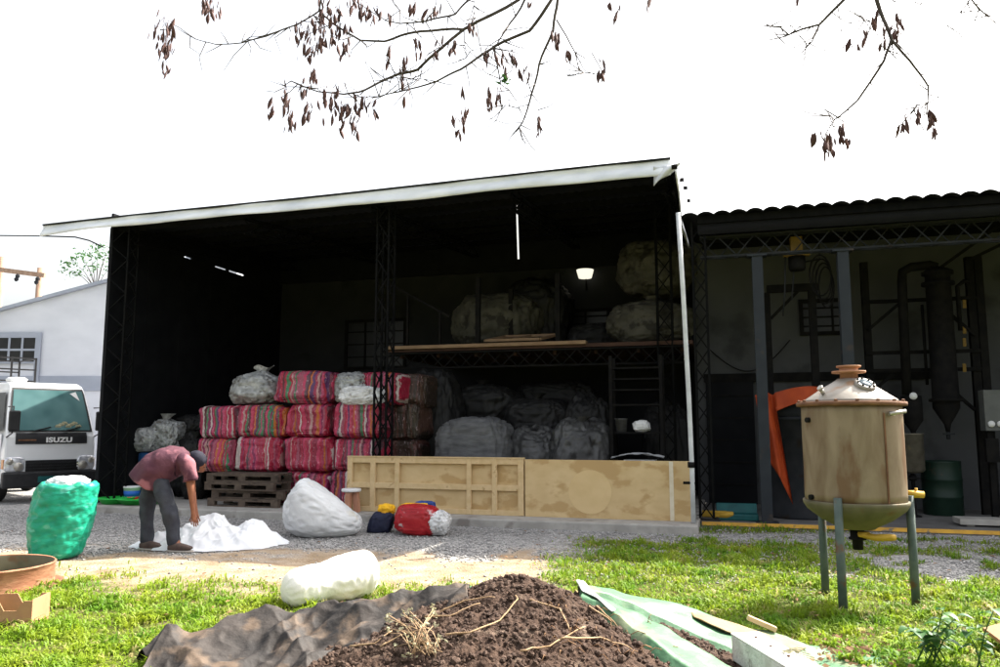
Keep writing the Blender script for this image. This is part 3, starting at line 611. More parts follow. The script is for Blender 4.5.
# clear bags on the bales
a = PT(247, 404, 1.25); c = PT(275, 372, 1.25)
b = MB().blob((a.x, 1.65, a.z+.3), ((c.x-a.x)*2, .8, .66), .8, 51, .14, 2, .1, 6, flat=a.z+.01, mod=lambda p, d: Vector((p.x*(1-.25*max(0, p.z)/.33), p.y, p.z)))
b.grid(lambda u, v: Vector((a.x+.05+(.07+.15*v*v)*math.cos(6.283*u)+.02, 1.65+(.06+.05*v)*math.sin(6.283*u), a.z+.56+.17*v+.03*math.sin(u*20)*v)), 24, 6, closed=True)
solo(b, 'clear_bag', 'mixed_bag', S(a.x, 1.65, a.z), 'clear plastic bag with a knotted top, stuffed, on the upper left bales', 'plastic bag', xf=SX)
bag(329, 372, 366, 404, 1.2, 'mixed_bag', 'grey shiny bag flattened between the two topmost bales', seed=53, e=.7, wr=.12, name='clear_bag', cat='plastic bag')
bag(336, 386, 380, 405, 1.0, 'clear_plastic', 'low grey film bag lying in front of the flattened bag on the bales', seed=54, e=.7, wr=.12, name='clear_bag', cat='plastic bag')
# ------------------------------------------------------------------ pallets
def pallet(label):
    t = thing('wooden_pallet', label, 'pallet', group='dark wooden pallets stacked under the bales')
    b = MB()
    for k in range(7): y = -.5+k*.155; b.box((-.7, y, .115), (.7, y+.11, .14))
    b.build('deck', 'pallet', t, world=False)
    for y in (-.5, -.04, .42):
        b = MB()
        for x in (-.7, -.08, .56): b.box((x, y, .022), (x+.14, y+.09, .093))
        b.box((-.7, y, .093), (.7, y+.09, .115)); b.box((-.7, y, 0), (.7, y+.09, .022)); b.build('bearer', 'pallet', t, world=False)
    return t
pl = [pallet('lowest pallet of the dark stack, resting on the slab')]
for k, lab in enumerate(('second pallet up in the dark stack behind the man', 'third pallet up in the dark stack behind the man', 'topmost pallet of the dark stack, under the pinkish bales')): p = copy_tree(pl[0]); p['label'] = lab; pl.append(p)
q = PT(240, 510, .45)
for k, p in enumerate(pl):
    p.location = S(q.x+(.0, .04, -.06, -.1)[k], 1.0+(.0, .05, -.02, .08)[k], .12+.142*k); p.rotation_euler = (0, 0, ANG+(.0, .04, -.03, .05)[k])
# ------------------------------------------------------------------ wooden panels standing along the slab edge
a = PT(346, 512, .5).x; c = PT(524, 512, .5).x; zt = 1.0
fp = thing('timber_hoarding', 'yellowish timber panel with a frame of battens, standing on the slab', 'panel', S((a+c)/2, .55, .12))
MB().box((a, .56, .12), (c, .575, zt)).build('sheet', 'plywood', fp, xf=SX)
def sx(px): return PT(px, 485, .5).x
for z0, z1, nm in ((.12, .2, 'rail'), (.5, .59, 'rail'), (.91, zt, 'rail')): MB().box((a+.002, .50, z0), (c-.002, .558, z1)).build(nm, 'timber', fp, xf=SX, bevel=.006)
for p0, p1 in ((347, 352), (370, 375), (394.5, 399), (466.5, 471), (492, 497), (518, 523.6)):
    MB().box((sx(p0), .492, .123), (sx(p1), .556, zt-.003)).build('stile', 'timber', fp, xf=SX, bevel=.006)
MB().box((a, .49, zt+.002), (c, .6, zt+.02)).build('top_batten', 'timber', fp, xf=SX)
a = sx(525); c = sx(690); pp = thing('plywood_board', 'plain plywood panel with a pale disc mark and tape, right of the framed one', 'panel', S((a+c)/2, .55, .12))
MB().box((a, .5, .12), (c, .56, zt-.005)).build('sheet', 'plywood', pp, xf=SX, bevel=.004)
q = PT(590, 492, .5); MB().lathe([(.001, 0), (.33, 0), (.33, .003), (.001, .003)], (q.x, .4995, q.z), 48, smooth=False, ax=(0, -1, 0)).build('round_mark', 'ply_round', pp, xf=SX)
q = sx(671.5); MB().box((q-.03, .496, .125), (q+.03, .4985, zt-.01)).build('tape_strip', 'tape', pp, xf=SX)
q = PT(348, 513, .2); t = thing('stool', 'small round white topped stool with reddish legs at the panel corner', 'stool', S(q.x, .3, .12))
MB().lathe([(.02, .33), (.15, .33), (.16, .345), (.16, .37), (.15, .38), (.001, .38)], (q.x, .3, .12), 28).build('seat', 'bright_white', t, xf=SX)
for k in range(3):
    an = 2.1*k+.4; MB().bar((q.x+.1*math.cos(an), .3+.1*math.sin(an), .12), (q.x+.07*math.cos(an), .3+.07*math.sin(an), .448), .085).build('leg', 'terracotta', t, xf=SX)
# ------------------------------------------------------------------ workshop on the right
ws = thing('workshop_shed', 'dark lean-to workshop with corrugated roof right of the tall shed', 'shed', S(6, 2.6, .06))
def crz(s, t): return 4.83+.02*(s/4)+.09*(t-.8)
b = MB().grid(lambda u, v: Vector((-.14+u*13.1, .8+v*3.8, crz(u*13, .8+v*3.8)+.045*abs(math.sin(u*13.1/.245*math.pi))**.7*1.2-.045)), 900, 2)
b.build('roof', 'roof_sheet', ws, xf=SX, solid=.012)
b = MB()
for t in (.95, 2.1, 3.2, 4.1): b.bar((.1, t, crz(5, t)-.12), (13, t, crz(5, t)-.12), .06, .12)
b.build('purlins', 'dark_metal', ws, xf=SX)
b = MB(); lattice(b, (.12, 1.25, 4.36), (13, 1.25, 4.4), .14, .32, 46, .016, (0, 1, 0)); b.build('girder', 'iron_grey', ws, xf=SX)
b = MB().grid(lambda u, v: Vector((.1+u*12.9, .98, 4.8-.28*v)), 2, 2); b.build('front_sheet', 'roof_sheet', ws, xf=SX, solid=.01)
for px in (762.5, 850, 1090):
    s = PT(px, 400, 1.25).x; b = MB().box((s-.08, 1.17, .06), (s+.08, 1.185, 4.2)).box((s-.08, 1.325, .06), (s+.08, 1.34, 4.2)).box((s-.012, 1.185, .06), (s+.012, 1.325, 4.2)).box((s-.16, 1.12, .06), (s+.16, 1.4, .075)).box((s-.15, 1.15, 4.17), (s+.15, 1.36, 4.2))
    b.build('steel_column', 'blue_steel', ws, xf=SX)
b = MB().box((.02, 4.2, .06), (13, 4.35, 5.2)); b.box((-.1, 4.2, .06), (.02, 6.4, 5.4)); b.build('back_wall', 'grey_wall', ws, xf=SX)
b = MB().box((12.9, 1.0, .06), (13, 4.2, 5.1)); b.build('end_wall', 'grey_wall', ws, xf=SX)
MB().box((.05, 4.12, 2.36), (4.0, 4.19, 2.52)).build('wall_band', 'iron', ws, xf=SX)
a = PT(700, 506, 4.15).x; c = PT(753, 380, 4.15).x
d_ = MB().box((.08, 4.13, .06), (c, 4.19, 2.36)).build('door', 'dark_sheet', ws, xf=SX)
for k in range(5): z = .4+k*.42; MB().box((.1, 4.11, z), (c-.03, 4.128, z+.03)).build('batten', 'iron', d_, xf=SX)
wall_win(ws, 800, 298, 848, 336, 4.2, bars=3)
# dark staging and pipework of the distillery
fr = thing('steel_gantry', 'black steel frame with a cross beam and a diagonal brace under the hoist', 'gantry', S(PT(812, 400, 2.6).x, 2.6, .06))
s1 = PT(812, 300, 2.6).x; s0 = PT(767, 300, 2.6).x; zb = PT(790, 292, 2.6).z
MB().box((s1-.06, 2.54, .06), (s1+.06, 2.66, zb)).build('post', 'iron', fr, xf=SX); MB().box((s0, 2.55, zb+.002), (s1+.1, 2.65, zb+.13)).build('beam', 'iron', fr, xf=SX)
MB().bar((s0+.05, 2.6, zb-.45), (s0+.5, 2.6, zb), .05).build('brace', 'iron', fr, xf=SX); MB().box((s0-.05, 2.55, .06), (s0+.05, 2.65, zb)).build('post', 'iron', fr, xf=SX)
hz = PT(797, 252, 1.4); ho = thing('chain_hoist', 'yellow chain hoist with a dark motor hanging under the girder', 'hoist', S(hz.x, 1.5, hz.z))
MB().box((hz.x-.09, 1.42, hz.z+.02), (hz.x+.09, 1.58, hz.z+.26)).box((hz.x-.2, 1.44, hz.z-.05), (hz.x+.2, 1.56, hz.z+.018)).build('bracket', 'dull_yellow', ho, xf=SX, bevel=.01)
MB().lathe([(.11, -.28), (.13, -.24), (.13, -.06), (.11, -.05)], (hz.x, 1.5, hz.z), 20).build('motor', 'iron', ho, xf=SX)
MB().tube([(hz.x-.17, 1.5, hz.z-.05), (hz.x-.2, 1.5, hz.z-.6), (hz.x-.24, 1.5, hz.z-1.0)], .012, 6).tube([(hz.x-.05, 1.5, hz.z-.28), (hz.x-.1, 1.5, hz.z-.75)], .01, 6).build('chain', 'iron_grey', ho, xf=SX)
b = MB(); q = PT(820, 268, 1.6)
for k in range(4): b.tube([(q.x+.16*math.cos(an)*(1-.1*k)+.03*k, 1.6+.03*k, q.z-.12+.33*math.sin(an)-.06*k) for an in [i*.35 for i in range(19)]], .012, 6)
b.tube([(hz.x+.1, 1.5, hz.z-.15), (hz.x+.35, 1.55, hz.z-.1), (q.x, 1.6, q.z+.16)], .012, 6).tube([(q.x, 1.6, q.z+.2), (q.x, 1.6, 4.4)], .008, 6)
solo(b, 'cable_coil', 'iron', S(*q), 'coil of black cable looped under the girder beside the hoist', 'cable', xf=SX)
# column still
t3 = 2.9
st = thing('still_column', 'tall black distilling column with a bent top pipe and tapered foot', 'still', S(PT(943, 400, t3).x, t3, .06))
q = PT(942, 268, t3); qb = PT(946, 402, t3); qt = PT(948, 432, t3)
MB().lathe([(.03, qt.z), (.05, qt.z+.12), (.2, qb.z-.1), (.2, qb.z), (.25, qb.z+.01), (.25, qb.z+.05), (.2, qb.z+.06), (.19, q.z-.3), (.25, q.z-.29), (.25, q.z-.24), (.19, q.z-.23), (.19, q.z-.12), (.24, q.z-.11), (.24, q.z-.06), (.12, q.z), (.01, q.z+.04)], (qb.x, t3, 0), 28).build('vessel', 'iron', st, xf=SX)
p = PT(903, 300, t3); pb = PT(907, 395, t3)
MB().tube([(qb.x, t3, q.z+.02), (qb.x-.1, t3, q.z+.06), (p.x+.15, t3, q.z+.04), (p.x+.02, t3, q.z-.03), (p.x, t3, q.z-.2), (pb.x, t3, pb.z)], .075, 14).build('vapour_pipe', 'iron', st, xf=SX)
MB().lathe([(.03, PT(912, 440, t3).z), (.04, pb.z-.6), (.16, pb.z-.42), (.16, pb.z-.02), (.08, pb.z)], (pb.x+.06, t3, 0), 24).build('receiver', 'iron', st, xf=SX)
g = PT(913.5, 396, t3-.2); MB().lathe([(.001, 0), (.055, 0), (.06, .03), (.001, .03)], (g.x, t3-.16, g.z), 20, ax=(0, -1, 0)).build('gauge', 'bright_white', st, xf=SX)
MB().tube([(qb.x, t3, qt.z-.12), (qb.x, t3, qt.z)], .03, 8).bar((qb.x-.09, t3-.04, qt.z-.03), (qb.x+.09, t3-.04, qt.z-.03), .025).build('valve', 'iron_grey', st, xf=SX)
pf = thing('pipe_frame', 'black pipe scaffold of cross rails and diagonals around the still', 'scaffold', S(PT(920, 400, 3.3).x, 3.3, .06))
xa = PT(866, 350, 3.3).x; xb = PT(980, 350, 3.3).x
for py in (300, 352, 370): z = PT(920, py, 3.3).z; MB().bar((xa, 3.3, z), (xb, 3.3, z), .06).build('rail', 'iron', pf, xf=SX)
for px in (869, 976, 985): s = PT(px, 350, 3.3).x; MB().box((s-.06, 3.31, .06), (s+.06, 3.43, 4.4)).build('post', 'iron', pf, xf=SX)
for (x0, y0, x1, y1) in ((868, 330, 900, 303), (945, 310, 975, 335), (868, 395, 892, 375), (935, 375, 975, 410), (930, 275, 1000, 225), (965, 262, 1000, 245)):
    a = PT(x0, y0, 3.25); c = PT(x1, y1, 3.25); MB().bar(a, c, .05).build('brace', 'iron', pf, xf=SX)
for k in range(6):
    q = PT(968.5, 300+k*13, 3.0); MB().box((q.x-.025, 3.23, q.z-.1), (q.x+.025, 3.25, q.z+.04)).build('marker', 'dull_yellow', pf, xf=SX) if k in (0, 2, 3, 5) else None
q = PT(922, 305, 3.1); MB().tube([(q.x, 3.1, q.z), (q.x, 3.1, PT(922, 385, 3.1).z)], .025, 8).build('thin_pipe', 'iron', pf, xf=SX)
q = PT(960, 300, 3.0); MB().tube([(q.x, 3.1, q.z-.5), (q.x, 3.1, q.z+.25), (q.x+.1, 3.1, q.z+.33), (q.x+.2, 3.1, q.z+.33)], .035, 8).build('thin_pipe', 'iron', pf, xf=SX)
a = PT(914, 474, 2.6); b = MB().lathe([(.02, a.z), (.15, a.z+.02), (.19, a.z+.06), (.19, a.z+.62), (.2, a.z+.63), (.2, a.z+.65), (.17, a.z+.65), (.16, a.z+.3)], (a.x, 2.7, 0), 28)
pt_ = thing('steel_pot', 'dull steel pot on a stalk under the still receiver', 'pot', S(a.x, 2.7, .06)); b.build('pot_body', 'pot_steel', pt_, xf=SX)
MB().lathe([(.1, .06), (.1, .08), (.03, .1), (.03, a.z-.12), (.06, a.z-.1), (.06, a.z-.03), (.02, a.z)], (a.x, 2.7, 0), 18).bar((a.x-.15, 2.62, a.z-.07), (a.x+.1, 2.62, a.z-.07), .025).build('stalk', 'iron', pt_, xf=SX)
q = PT(948, 505, 2.9); b = MB().lathe([(.29, 0), (.3, .01), (.3, .28), (.31, .29), (.31, .31), (.3, .32), (.3, .56), (.31, .57), (.31, .59), (.3, .6), (.3, .86), (.305, .88), (.28, .88), (.28, .86), (.001, .86)], (q.x, 3.2, .06), 36)
solo(b, 'oil_drum', 'drum_green', S(q.x, 3.2, .06), 'dark green steel drum standing against the workshop wall', 'drum', xf=SX)
q = PT(992, 410, 2.6); ep = thing('control_panel', 'grey control cabinet with round dials at the right edge', 'control panel', S(q.x+.25, 2.75, q.z-.3))
MB().box((q.x-.1, 2.62, q.z-.33), (q.x+.6, 2.9, q.z+.32)).build('cabinet', 'panel_grey', ep, xf=SX, bevel=.01)
for k in range(5): MB().lathe([(.001, 0), (.05, 0), (.05, .02), (.001, .025)], (q.x-.02+.13*k, 2.619, q.z-.22), 16, ax=(0, -1, 0)).build('dial', 'bright_white', ep, xf=SX)
MB().box((q.x-.06, 2.7, .06), (q.x+.02, 2.8, q.z-.33)).build('leg', 'iron', ep, xf=SX); MB().box((q.x+.48, 2.7, .06), (q.x+.56, 2.8, q.z-.33)).build('leg', 'iron', ep, xf=SX)
MB().box((q.x-.13, 2.56, q.z-.82), (q.x+.05, 2.66, q.z-.45)).build('junction_box', 'iron', ep, xf=SX)
q = PT(958, 517, 1.6); solo(MB().box((q.x, 1.5, .09), (q.x+1.8, 1.9, .17)).box((q.x+.1, 1.55, .06), (q.x+.2, 1.85, .09)).box((q.x+1.5, 1.55, .06), (q.x+1.6, 1.85, .09)), 'grey_slab', 'concrete', S(q.x+.9, 1.7, .06), 'low grey slab on skids on the workshop floor', 'slab', xf=SX)
# dark vat with its orange cover
q = PT(803, 520, 1.9); vt = thing('dark_vat', 'large dark grey vat with a conical lid behind the old tank', 'vat', S(q.x, 2.3, .06))
R0 = .56
MB().lathe([(R0, .06), (R0+.02, .08), (R0, .1), (R0, 1.6), (R0+.03, 1.61), (R0+.03, 1.66), (R0, 1.67)], (q.x, 2.3, 0), 48).build('vat_body', 'iron_grey', vt, xf=SX)
MB().lathe([(R0+.02, 1.672), (R0-.06, 1.86), (.2, 2.02), (.2, 2.1), (.001, 2.1)], (q.x, 2.3, 0), 48).build('lid', 'iron_grey', vt, xf=SX)
zt_ = PT(770, 395, 1.9).z
def otp(u, v):  # hanging curtain then over the back
    s0 = PT(756, 420, 1.75).x; s1 = q.x+.45
    if u < .45:
        k = u/.45; s = s0+(.28)*k+.5*v*(.25+.25*k)*.9; z = zt_+.05-.12*abs(k-.5)-1.72*v*(.55+.45*k); return Vector((s, 1.66+.06*math.sin(k*9)+.02*nz(s*5, z*2), z))
    k = (u-.45)/.55; s = s0+.28+(s1-s0-.28)*k; z = zt_+.02+.1*math.sin(k*2.5)-.3*v*(1-.4*k); return Vector((s, 1.66+.03*math.sin(k*8)-.02*v, z+.3*(0 if k > .05 else 0)))
b = MB().grid(otp, 44, 24); solo(b, 'orange_tarp', 'orange_tarp', S(q.x-.4, 1.9, .06), 'orange red plastic sheet draped over the dark vat', 'tarp', xf=SX, solid=.006)
q = PT(735, 516, 1.35)
tl = thing('tool_case', 'open teal tool case lying on the workshop floor', 'tool case', S(q.x, 1.5, .06))
MB().box((q.x-.3, 1.35, .06), (q.x+.35, 1.65, .16)).build('tray', 'teal', tl, xf=SX, bevel=.02); MB().box((q.x-.28, 1.66, .08), (q.x+.34, 1.72, .3), rot=(-.5, 0, .05)).build('lid', 'teal', tl, xf=SX, bevel=.015)
q = PT(714, 516, 1.3); tw = thing('yellow_tool', 'yellow power tool with a black cord by the lattice column', 'power tool', S(q.x, 1.4, .06))
MB().box((q.x-.18, 1.34, .1), (q.x+.2, 1.44, .2)).lathe([(.05, -.12), (.06, 0), (.04, .12)], (q.x+.18, 1.39, .14), 16, ax=(1, 0, .1)).build('housing', 'brass', tw, xf=SX, bevel=.015); MB().tube([(q.x-.18, 1.39, .14), (q.x-.3, 1.36, .1), (q.x-.25, 1.3, .075), (q.x-.1, 1.25, .075), (q.x+.1, 1.22, .075)], .012, 6).tube([(q.x+.05, 1.39, .07), (q.x+.05, 1.39, .11)], .05, 14).build('cord', 'rubber', tw, xf=SX)
a = PT(710, 350, 4.1); c = PT(790, 340, 4.1); solo(MB().tube([a+(c-a)*(k/14)+Vector((0, 0, -.5*math.sin(math.pi*k/14))) for k in range(15)], .012, 6), 'wall_cable', 'iron', S(*a), 'dark cable sagging along the workshop back wall', 'cable', xf=SX)
# ------------------------------------------------------------------ things left of the pallets
q = PT(138, 495, 1.2); b = MB().lathe([(.28, 0), (.29, .02), (.29, .28), (.3, .3), (.29, .32), (.29, .6), (.3, .62), (.29, .64), (.29, .86), (.26, .88), (.001, .87)], (q.x, 1.6, .12), 32)
solo(b, 'blue_drum', 'blue_drum', S(q.x, 1.6, .12), 'dark blue plastic drum under pale sacks behind the man', 'drum', xf=SX)
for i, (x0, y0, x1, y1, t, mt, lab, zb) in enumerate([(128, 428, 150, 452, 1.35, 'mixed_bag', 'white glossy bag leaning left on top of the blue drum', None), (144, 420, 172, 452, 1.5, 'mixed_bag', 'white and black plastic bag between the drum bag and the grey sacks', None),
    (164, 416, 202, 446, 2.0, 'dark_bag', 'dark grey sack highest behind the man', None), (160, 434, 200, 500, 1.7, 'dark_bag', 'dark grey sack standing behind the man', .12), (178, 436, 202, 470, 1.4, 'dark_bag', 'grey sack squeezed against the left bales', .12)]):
    bag(x0, y0, x1, y1, t, mt, lab, seed=70+i, zb=zb, wr=.1, amp=.18)
q = PT(122, 491, .5); bk = thing('paint_bucket', 'white bucket with blue and red label on the slab by the truck', 'bucket', S(q.x, .75, .12))
MB().lathe([(.12, 0), (.145, .26), (.15, .26), (.15, .29), (.13, .29), (.12, .05)], (q.x, .75, .12), 28).build('pail', 'bright_white', bk, xf=SX)
MB().lathe([(.1335, .11), (.1415, .21)], (q.x, .75, .12), 28).build('label', 'label_blue', bk, xf=SX); MB().lathe([(.126, .03), (.1335, .1)], (q.x, .75, .12), 28).build('label', 'label_red', bk, xf=SX)
for (px, py, w_, lab) in ((112, 499, .3, 'bright green basin lying on the slab near the bucket, left one'), (134, 498, .42, 'wide bright green basin on the slab just behind the man')):
    q = PT(px, py, .35); b = MB().lathe([(w_*.75, 0), (w_, .09), (w_*1.06, .095), (w_*1.06, .11), (w_*.97, .11), (w_*.7, .02), (.001, .02)], (q.x, .45 if px < 120 else .55, .12), 32)
    solo(b, 'green_basin', 'green_plastic', S(q.x, .5, .12), lab, 'basin', 'green basins on the slab', xf=SX)
q = PT(106, 490, .8); solo(MB().lathe([(.1, 0), (.11, .3), (.06, .36), (.06, .4), (.001, .4)], (q.x, .9, .12), 20), 'green_can', 'drum_green', S(q.x, .9, .12), 'small dull green can left of the paint bucket', 'can', xf=SX)
# ------------------------------------------------------------------ truck
TR = thing('delivery_truck', 'white cab-over light truck with a rack behind its cab, parked at the left edge', 'truck', (0, 0, 0))
TL = Vector((PY(48.5, 499, 16.0).x, 16.0, 0)); TM = Matrix.Translation(TL)@Matrix.Rotation(R_(48), 4, 'Z'); TR.location = TL; TR.rotation_euler = (0, 0, R_(48)); TR.matrix_basis = TM
def tp(b, name, m, par=None, **k): return b.build(name, m, par or TR, world=False, **k)
prof = [(.06, .34, .80), (.0, .5, .83), (.0, .74, .835), (.012, 1.12, .835), (.03, 1.30, .83), (.07, 1.4, .82), (.26, 1.86, .77), (.43, 2.26, .715), (.52, 2.36, .69), (.7, 2.42, .67), (1.4, 2.43, .67), (1.55, 2.36, .69), (1.6, 2.2, .72), (1.6, 1.3, .83), (1.6, .5, .83), (1.2, .46, .83)]
b = MB(); vs = [Vector((-h, y, z)) for y, z, h in prof]+[Vector((h, y, z)) for y, z, h in prof]; n_ = len(prof)
b.add(vs, [(i, (i+1) % n_, (i+1) % n_+n_, i+n_) for i in range(n_)]+[tuple(range(n_))[::-1], tuple(range(n_, 2*n_))], 0)
bd = tp(b, 'cab', 'truck_white', bevel=.035)
def fp_(x, z, off=.01):   # point on the front skin at height z, half-width fraction x
    for i in range(len(prof)-1):
        if prof[i][1] <= z <= prof[i+1][1] and i < 9:
            k = (z-prof[i][1])/(prof[i+1][1]-prof[i][1]); y = prof[i][0]+(prof[i+1][0]-prof[i][0])*k; h = prof[i][2]+(prof[i+1][2]-prof[i][2])*k
            return Vector((x*h, y-off, z))
def fpanel(x0, x1, z0, z1, off, nu=8, nv=8, curve=.03): return MB().grid(lambda u, v: fp_(x0+(x1-x0)*u, z0+(z1-z0)*v, off)+Vector((0, curve*(abs(x0+(x1-x0)*u))**3, 0)), nu, nv)
tp(fpanel(-.95, .95, 1.40, 2.30, .012, 12, 10, .0), 'windscreen_seal', 'black_plastic')
ws_ = tp(fpanel(-.9, .9, 1.435, 2.26, .02, 12, 10, .0), 'windscreen', 'wscreen')
b = MB().add([fp_(.55, 2.2, .03), fp_(.78, 2.05, .03), fp_(.72, 2.24, .03)], [(0, 1, 2)]); tp(b, 'sticker', 'bright_white', ws_)
b = MB()
for k in range(7): b.blob(fp_(.15+.08*k, 1.5+.03*(k % 3), .015), (.13, .02, .1), .9, k, .3, 3, .1, nu=12, nv=8)
tp(b, 'papers', 'leaf_pale', ws_)
for x in (-.45, .25): tp(MB().bar(fp_(x, 1.41, .04), fp_(x+.42, 1.5, .04), .022), 'wiper', 'black_plastic')
tp(fpanel(-.8, .8, 1.16, 1.385, .016, 6, 4, .0), 'name_panel', 'black_plastic')
cu = bpy.data.curves.new('lettering', 'FONT'); cu.body = 'ISUZU'; cu.size = .135; cu.align_x = 'CENTER'; cu.align_y = 'CENTER'; cu.extrude = .006; cu.offset = .006; cu.space_character = 1.08
tmp = bpy.data.objects.new('tmp', cu); COL.objects.link(tmp); dg = bpy.context.evaluated_depsgraph_get(); me = bpy.data.meshes.new_from_object(tmp.evaluated_get(dg)); bpy.data.objects.remove(tmp)
me.materials.clear(); me.materials.append(M['bright_white']); lt = bpy.data.objects.new('lettering', me); COL.objects.link(lt); lt.parent = TR; me.transform(Matrix.Translation((.12, -.022, 1.235))@Matrix.Rotation(R_(90), 4, 'X')@Matrix.Scale(1.25, 4, (1, 0, 0)))
tp(MB().box((-.62, -.014, 1.225), (-.3, -.003, 1.255)), 'red_trim', 'rust')
b = fpanel(-.56, .62, .60, .84, .016, 6, 4, .0); gr = tp(b, 'grille', 'black_plastic')
for z in (.66, .715, .77): tp(MB().box((-.46, -.045, z), (.5, -.02, z+.02)), 'grille_bar', 'black_plastic', gr)
for sg in (-1, 1):
    b = MB().blob((sg*.66, .015, .76), (.36, .12, .3), .5, 3, .02, 1, 0, nu=28, nv=18); hl = tp(b, 'headlamp', 'headlamp')
    tp(MB().lathe([(.001, .012), (.08, 0), (.095, -.02)], (sg*.6, -.05, .72), 24, ax=(0, -1, 0)), 'lens', 'steel', hl)
    tp(MB().lathe([(.001, .012), (.06, 0), (.07, -.02)], (sg*.75, -.045, .82), 20, ax=(0, -1, 0)), 'lens', 'steel', hl)
    tp(MB().box((sg*.84-.012, .02, .68), (sg*.84+.012, .14, .86)), 'indicator', 'amber', hl)
    m_ = tp(MB().box((sg*.8-.1, -.34, 1.42), (sg*.8+.1, -.26, 1.82)), 'mirror', 'black_plastic', bevel=.03)
    tp(MB().tube([(sg*.8, .1, 1.9), (sg*.82, -.28, 1.9), (sg*.82, -.28, 1.38), (sg*.82, .04, 1.3)], .014, 8), 'mirror_arm', 'black_plastic', m_)
    d = MB().box((sg*.838-.008, .28, .55), (sg*.838+.008, 1.45, 1.36)); dr = tp(d, 'door', 'truck_white', bevel=.006)
    b = MB().add([(sg*.835, .22, 1.42), (sg*.837, 1.4, 1.42), (sg*.74, 1.4, 2.2), (sg*.735, .52, 2.2)], [(0, 1, 2, 3)]); b.v = [v+Vector((sg*.012, 0, 0)) for v in b.v]; tp(b, 'side_window', 'window_dark', dr)
    tp(MB().box((sg*.85-.008, 1.2, 1.2), (sg*.85+.008, 1.38, 1.25)), 'handle', 'black_plastic', dr)
tp(MB().box((-.86, -.09, .3), (.86, .1, .62)), 'bumper', 'black_plastic', bevel=.04)
tp(MB().box((-.25, -.1, .4), (.25, -.092, .52)), 'number_plate', 'teal')
for y in (.85, 3.6):
    for sg in (-1, 1):
        wl = tp(MB().lathe([(.2, -.1), (.35, -.11), (.385, -.08), (.385, .08), (.35, .11), (.2, .1)], (sg*.7, y, .385), 36, ax=(1, 0, 0)), 'wheel', 'rubber'); tp(MB().lathe([(.001, -.07), (.2, -.08), (.2, .08), (.001, .07)], (sg*.7, y, .385), 28, ax=(1, 0, 0)), 'rim', 'steel', wl)
tp(MB().box((-.35, .3, .5), (.35, 5.2, .66)), 'chassis', 'black_plastic')
tp(MB().box((-.88, 1.75, .8), (.88, 5.3, .92)), 'cargo_bed', 'truck_white')
b = MB()
for k in range(6): b.bar((-.9, 1.8+k*.68, .92), (-.9, 1.8+k*.68, 2.7), .05); b.bar((.9, 1.8+k*.68, .92), (.9, 1.8+k*.68, 1.9), .05)
for k in range(8): b.box((-.92, 2.9, 1.0+.23*k), (-.88, 5.3, 1.17+.23*k))
for k in range(4): b.box((.88, 1.8, 1.0+.23*k), (.92, 5.3, 1.17+.23*k))
b.box((-.9, 5.28, .95), (.9, 5.32, 2.6)); tp(b, 'stake_side', 'truck_white')
b = MB()
for y in (1.7, 2.8):
    for x in (-.85, -.35, .12): b.bar((x, y, .92), (x, y, 3.02), .035)
    for z in (2.5, 2.75, 3.0): b.bar((-.87, y, z), (.14, y, z), .03)
for x in (-.85, .12):
    for z in (2.5, 3.0): b.bar((x, 1.7, z), (x, 2.8, z), .03)
tp(b, 'load_rack', 'black_plastic')
tp(MB().lathe([(.001, 0), (.18, 0), (.2, .06), (.15, .1), (.001, .11)], (-.45, .95, 2.43), 24), 'roof_vent', 'truck_white')
# ------------------------------------------------------------------ pale house, pole, far tree, wires
HY = 22.5
h0 = PY(-60, 330, HY); hA = PY(0, 312, HY); hB = PY(100, 285, HY); sl_ = (hB.z-hA.z)/(hB.x-hA.x); xl, xr = hA.x-5, hB.x+4.0; zl = hA.z-5*sl_*.6; zr_ = hB.z+4*sl_
house = thing('pale_house', 'pale lilac house wall with sloping roofline and grey banded window behind the truck', 'house', (hA.x, HY, 0))
gw = MB().add([(xl, HY, 0), (xr, HY, 0), (xr, HY, zr_), (hA.x, HY, hA.z), (xl, HY, zl), (xl, HY+8, 0), (xr, HY+8, 0), (xr, HY+8, zr_), (hA.x, HY+8, hA.z), (xl, HY+8, zl)], [(0, 1, 2, 3, 4), (9, 8, 7, 6, 5), (1, 6, 7, 2), (5, 0, 4, 9), (3, 2, 7, 8), (4, 3, 8, 9)])
gw.build('wall', 'house_wall', house)
b = MB()
for (x0, z0, x1, z1) in ((xl, zl, hA.x, hA.z), (hA.x, hA.z, xr, zr_)):
    b.add([(x0, HY-.12, z0+.003), (x1, HY-.12, z1+.003), (x1, HY+8.1, z1+.003), (x0, HY+8.1, z0+.003), (x0, HY-.12, z0+.1), (x1, HY-.12, z1+.1), (x1, HY+8.1, z1+.1), (x0, HY+8.1, z0+.1)], [(3, 2, 1, 0), (4, 5, 6, 7), (0, 1, 5, 4), (2, 3, 7, 6), (1, 2, 6, 5), (3, 0, 4, 7)])
b.build('roof', 'house_band', house)
za, zb = PY(70, 391, HY).z, PY(70, 376, HY).z; MB().box((xl+.01, HY-.03, za), (xr-.01, HY-.001, zb)).build('band', 'house_band', house)
wa = PY(-30, 362, HY); wb = PY(37, 338, HY)
f = MB(); e = .16
f.box((wa.x-e, HY-.07, wb.z), (wb.x+e, HY-.031, wb.z+e)).box((wb.x, HY-.07, za-1), (wb.x+e, HY-.031, wb.z)).box((wa.x-e, HY-.07, za-1), (wa.x, HY-.031, wb.z)).box((wa.x, HY-.07, wa.z-.05), (wb.x, HY-.031, wa.z))
fo = f.build('window_frame', 'house_band', house); MB().box((wa.x, HY-.05, wa.z), (wb.x, HY-.033, wb.z)).build('pane', 'window_dark', fo)
f = MB()
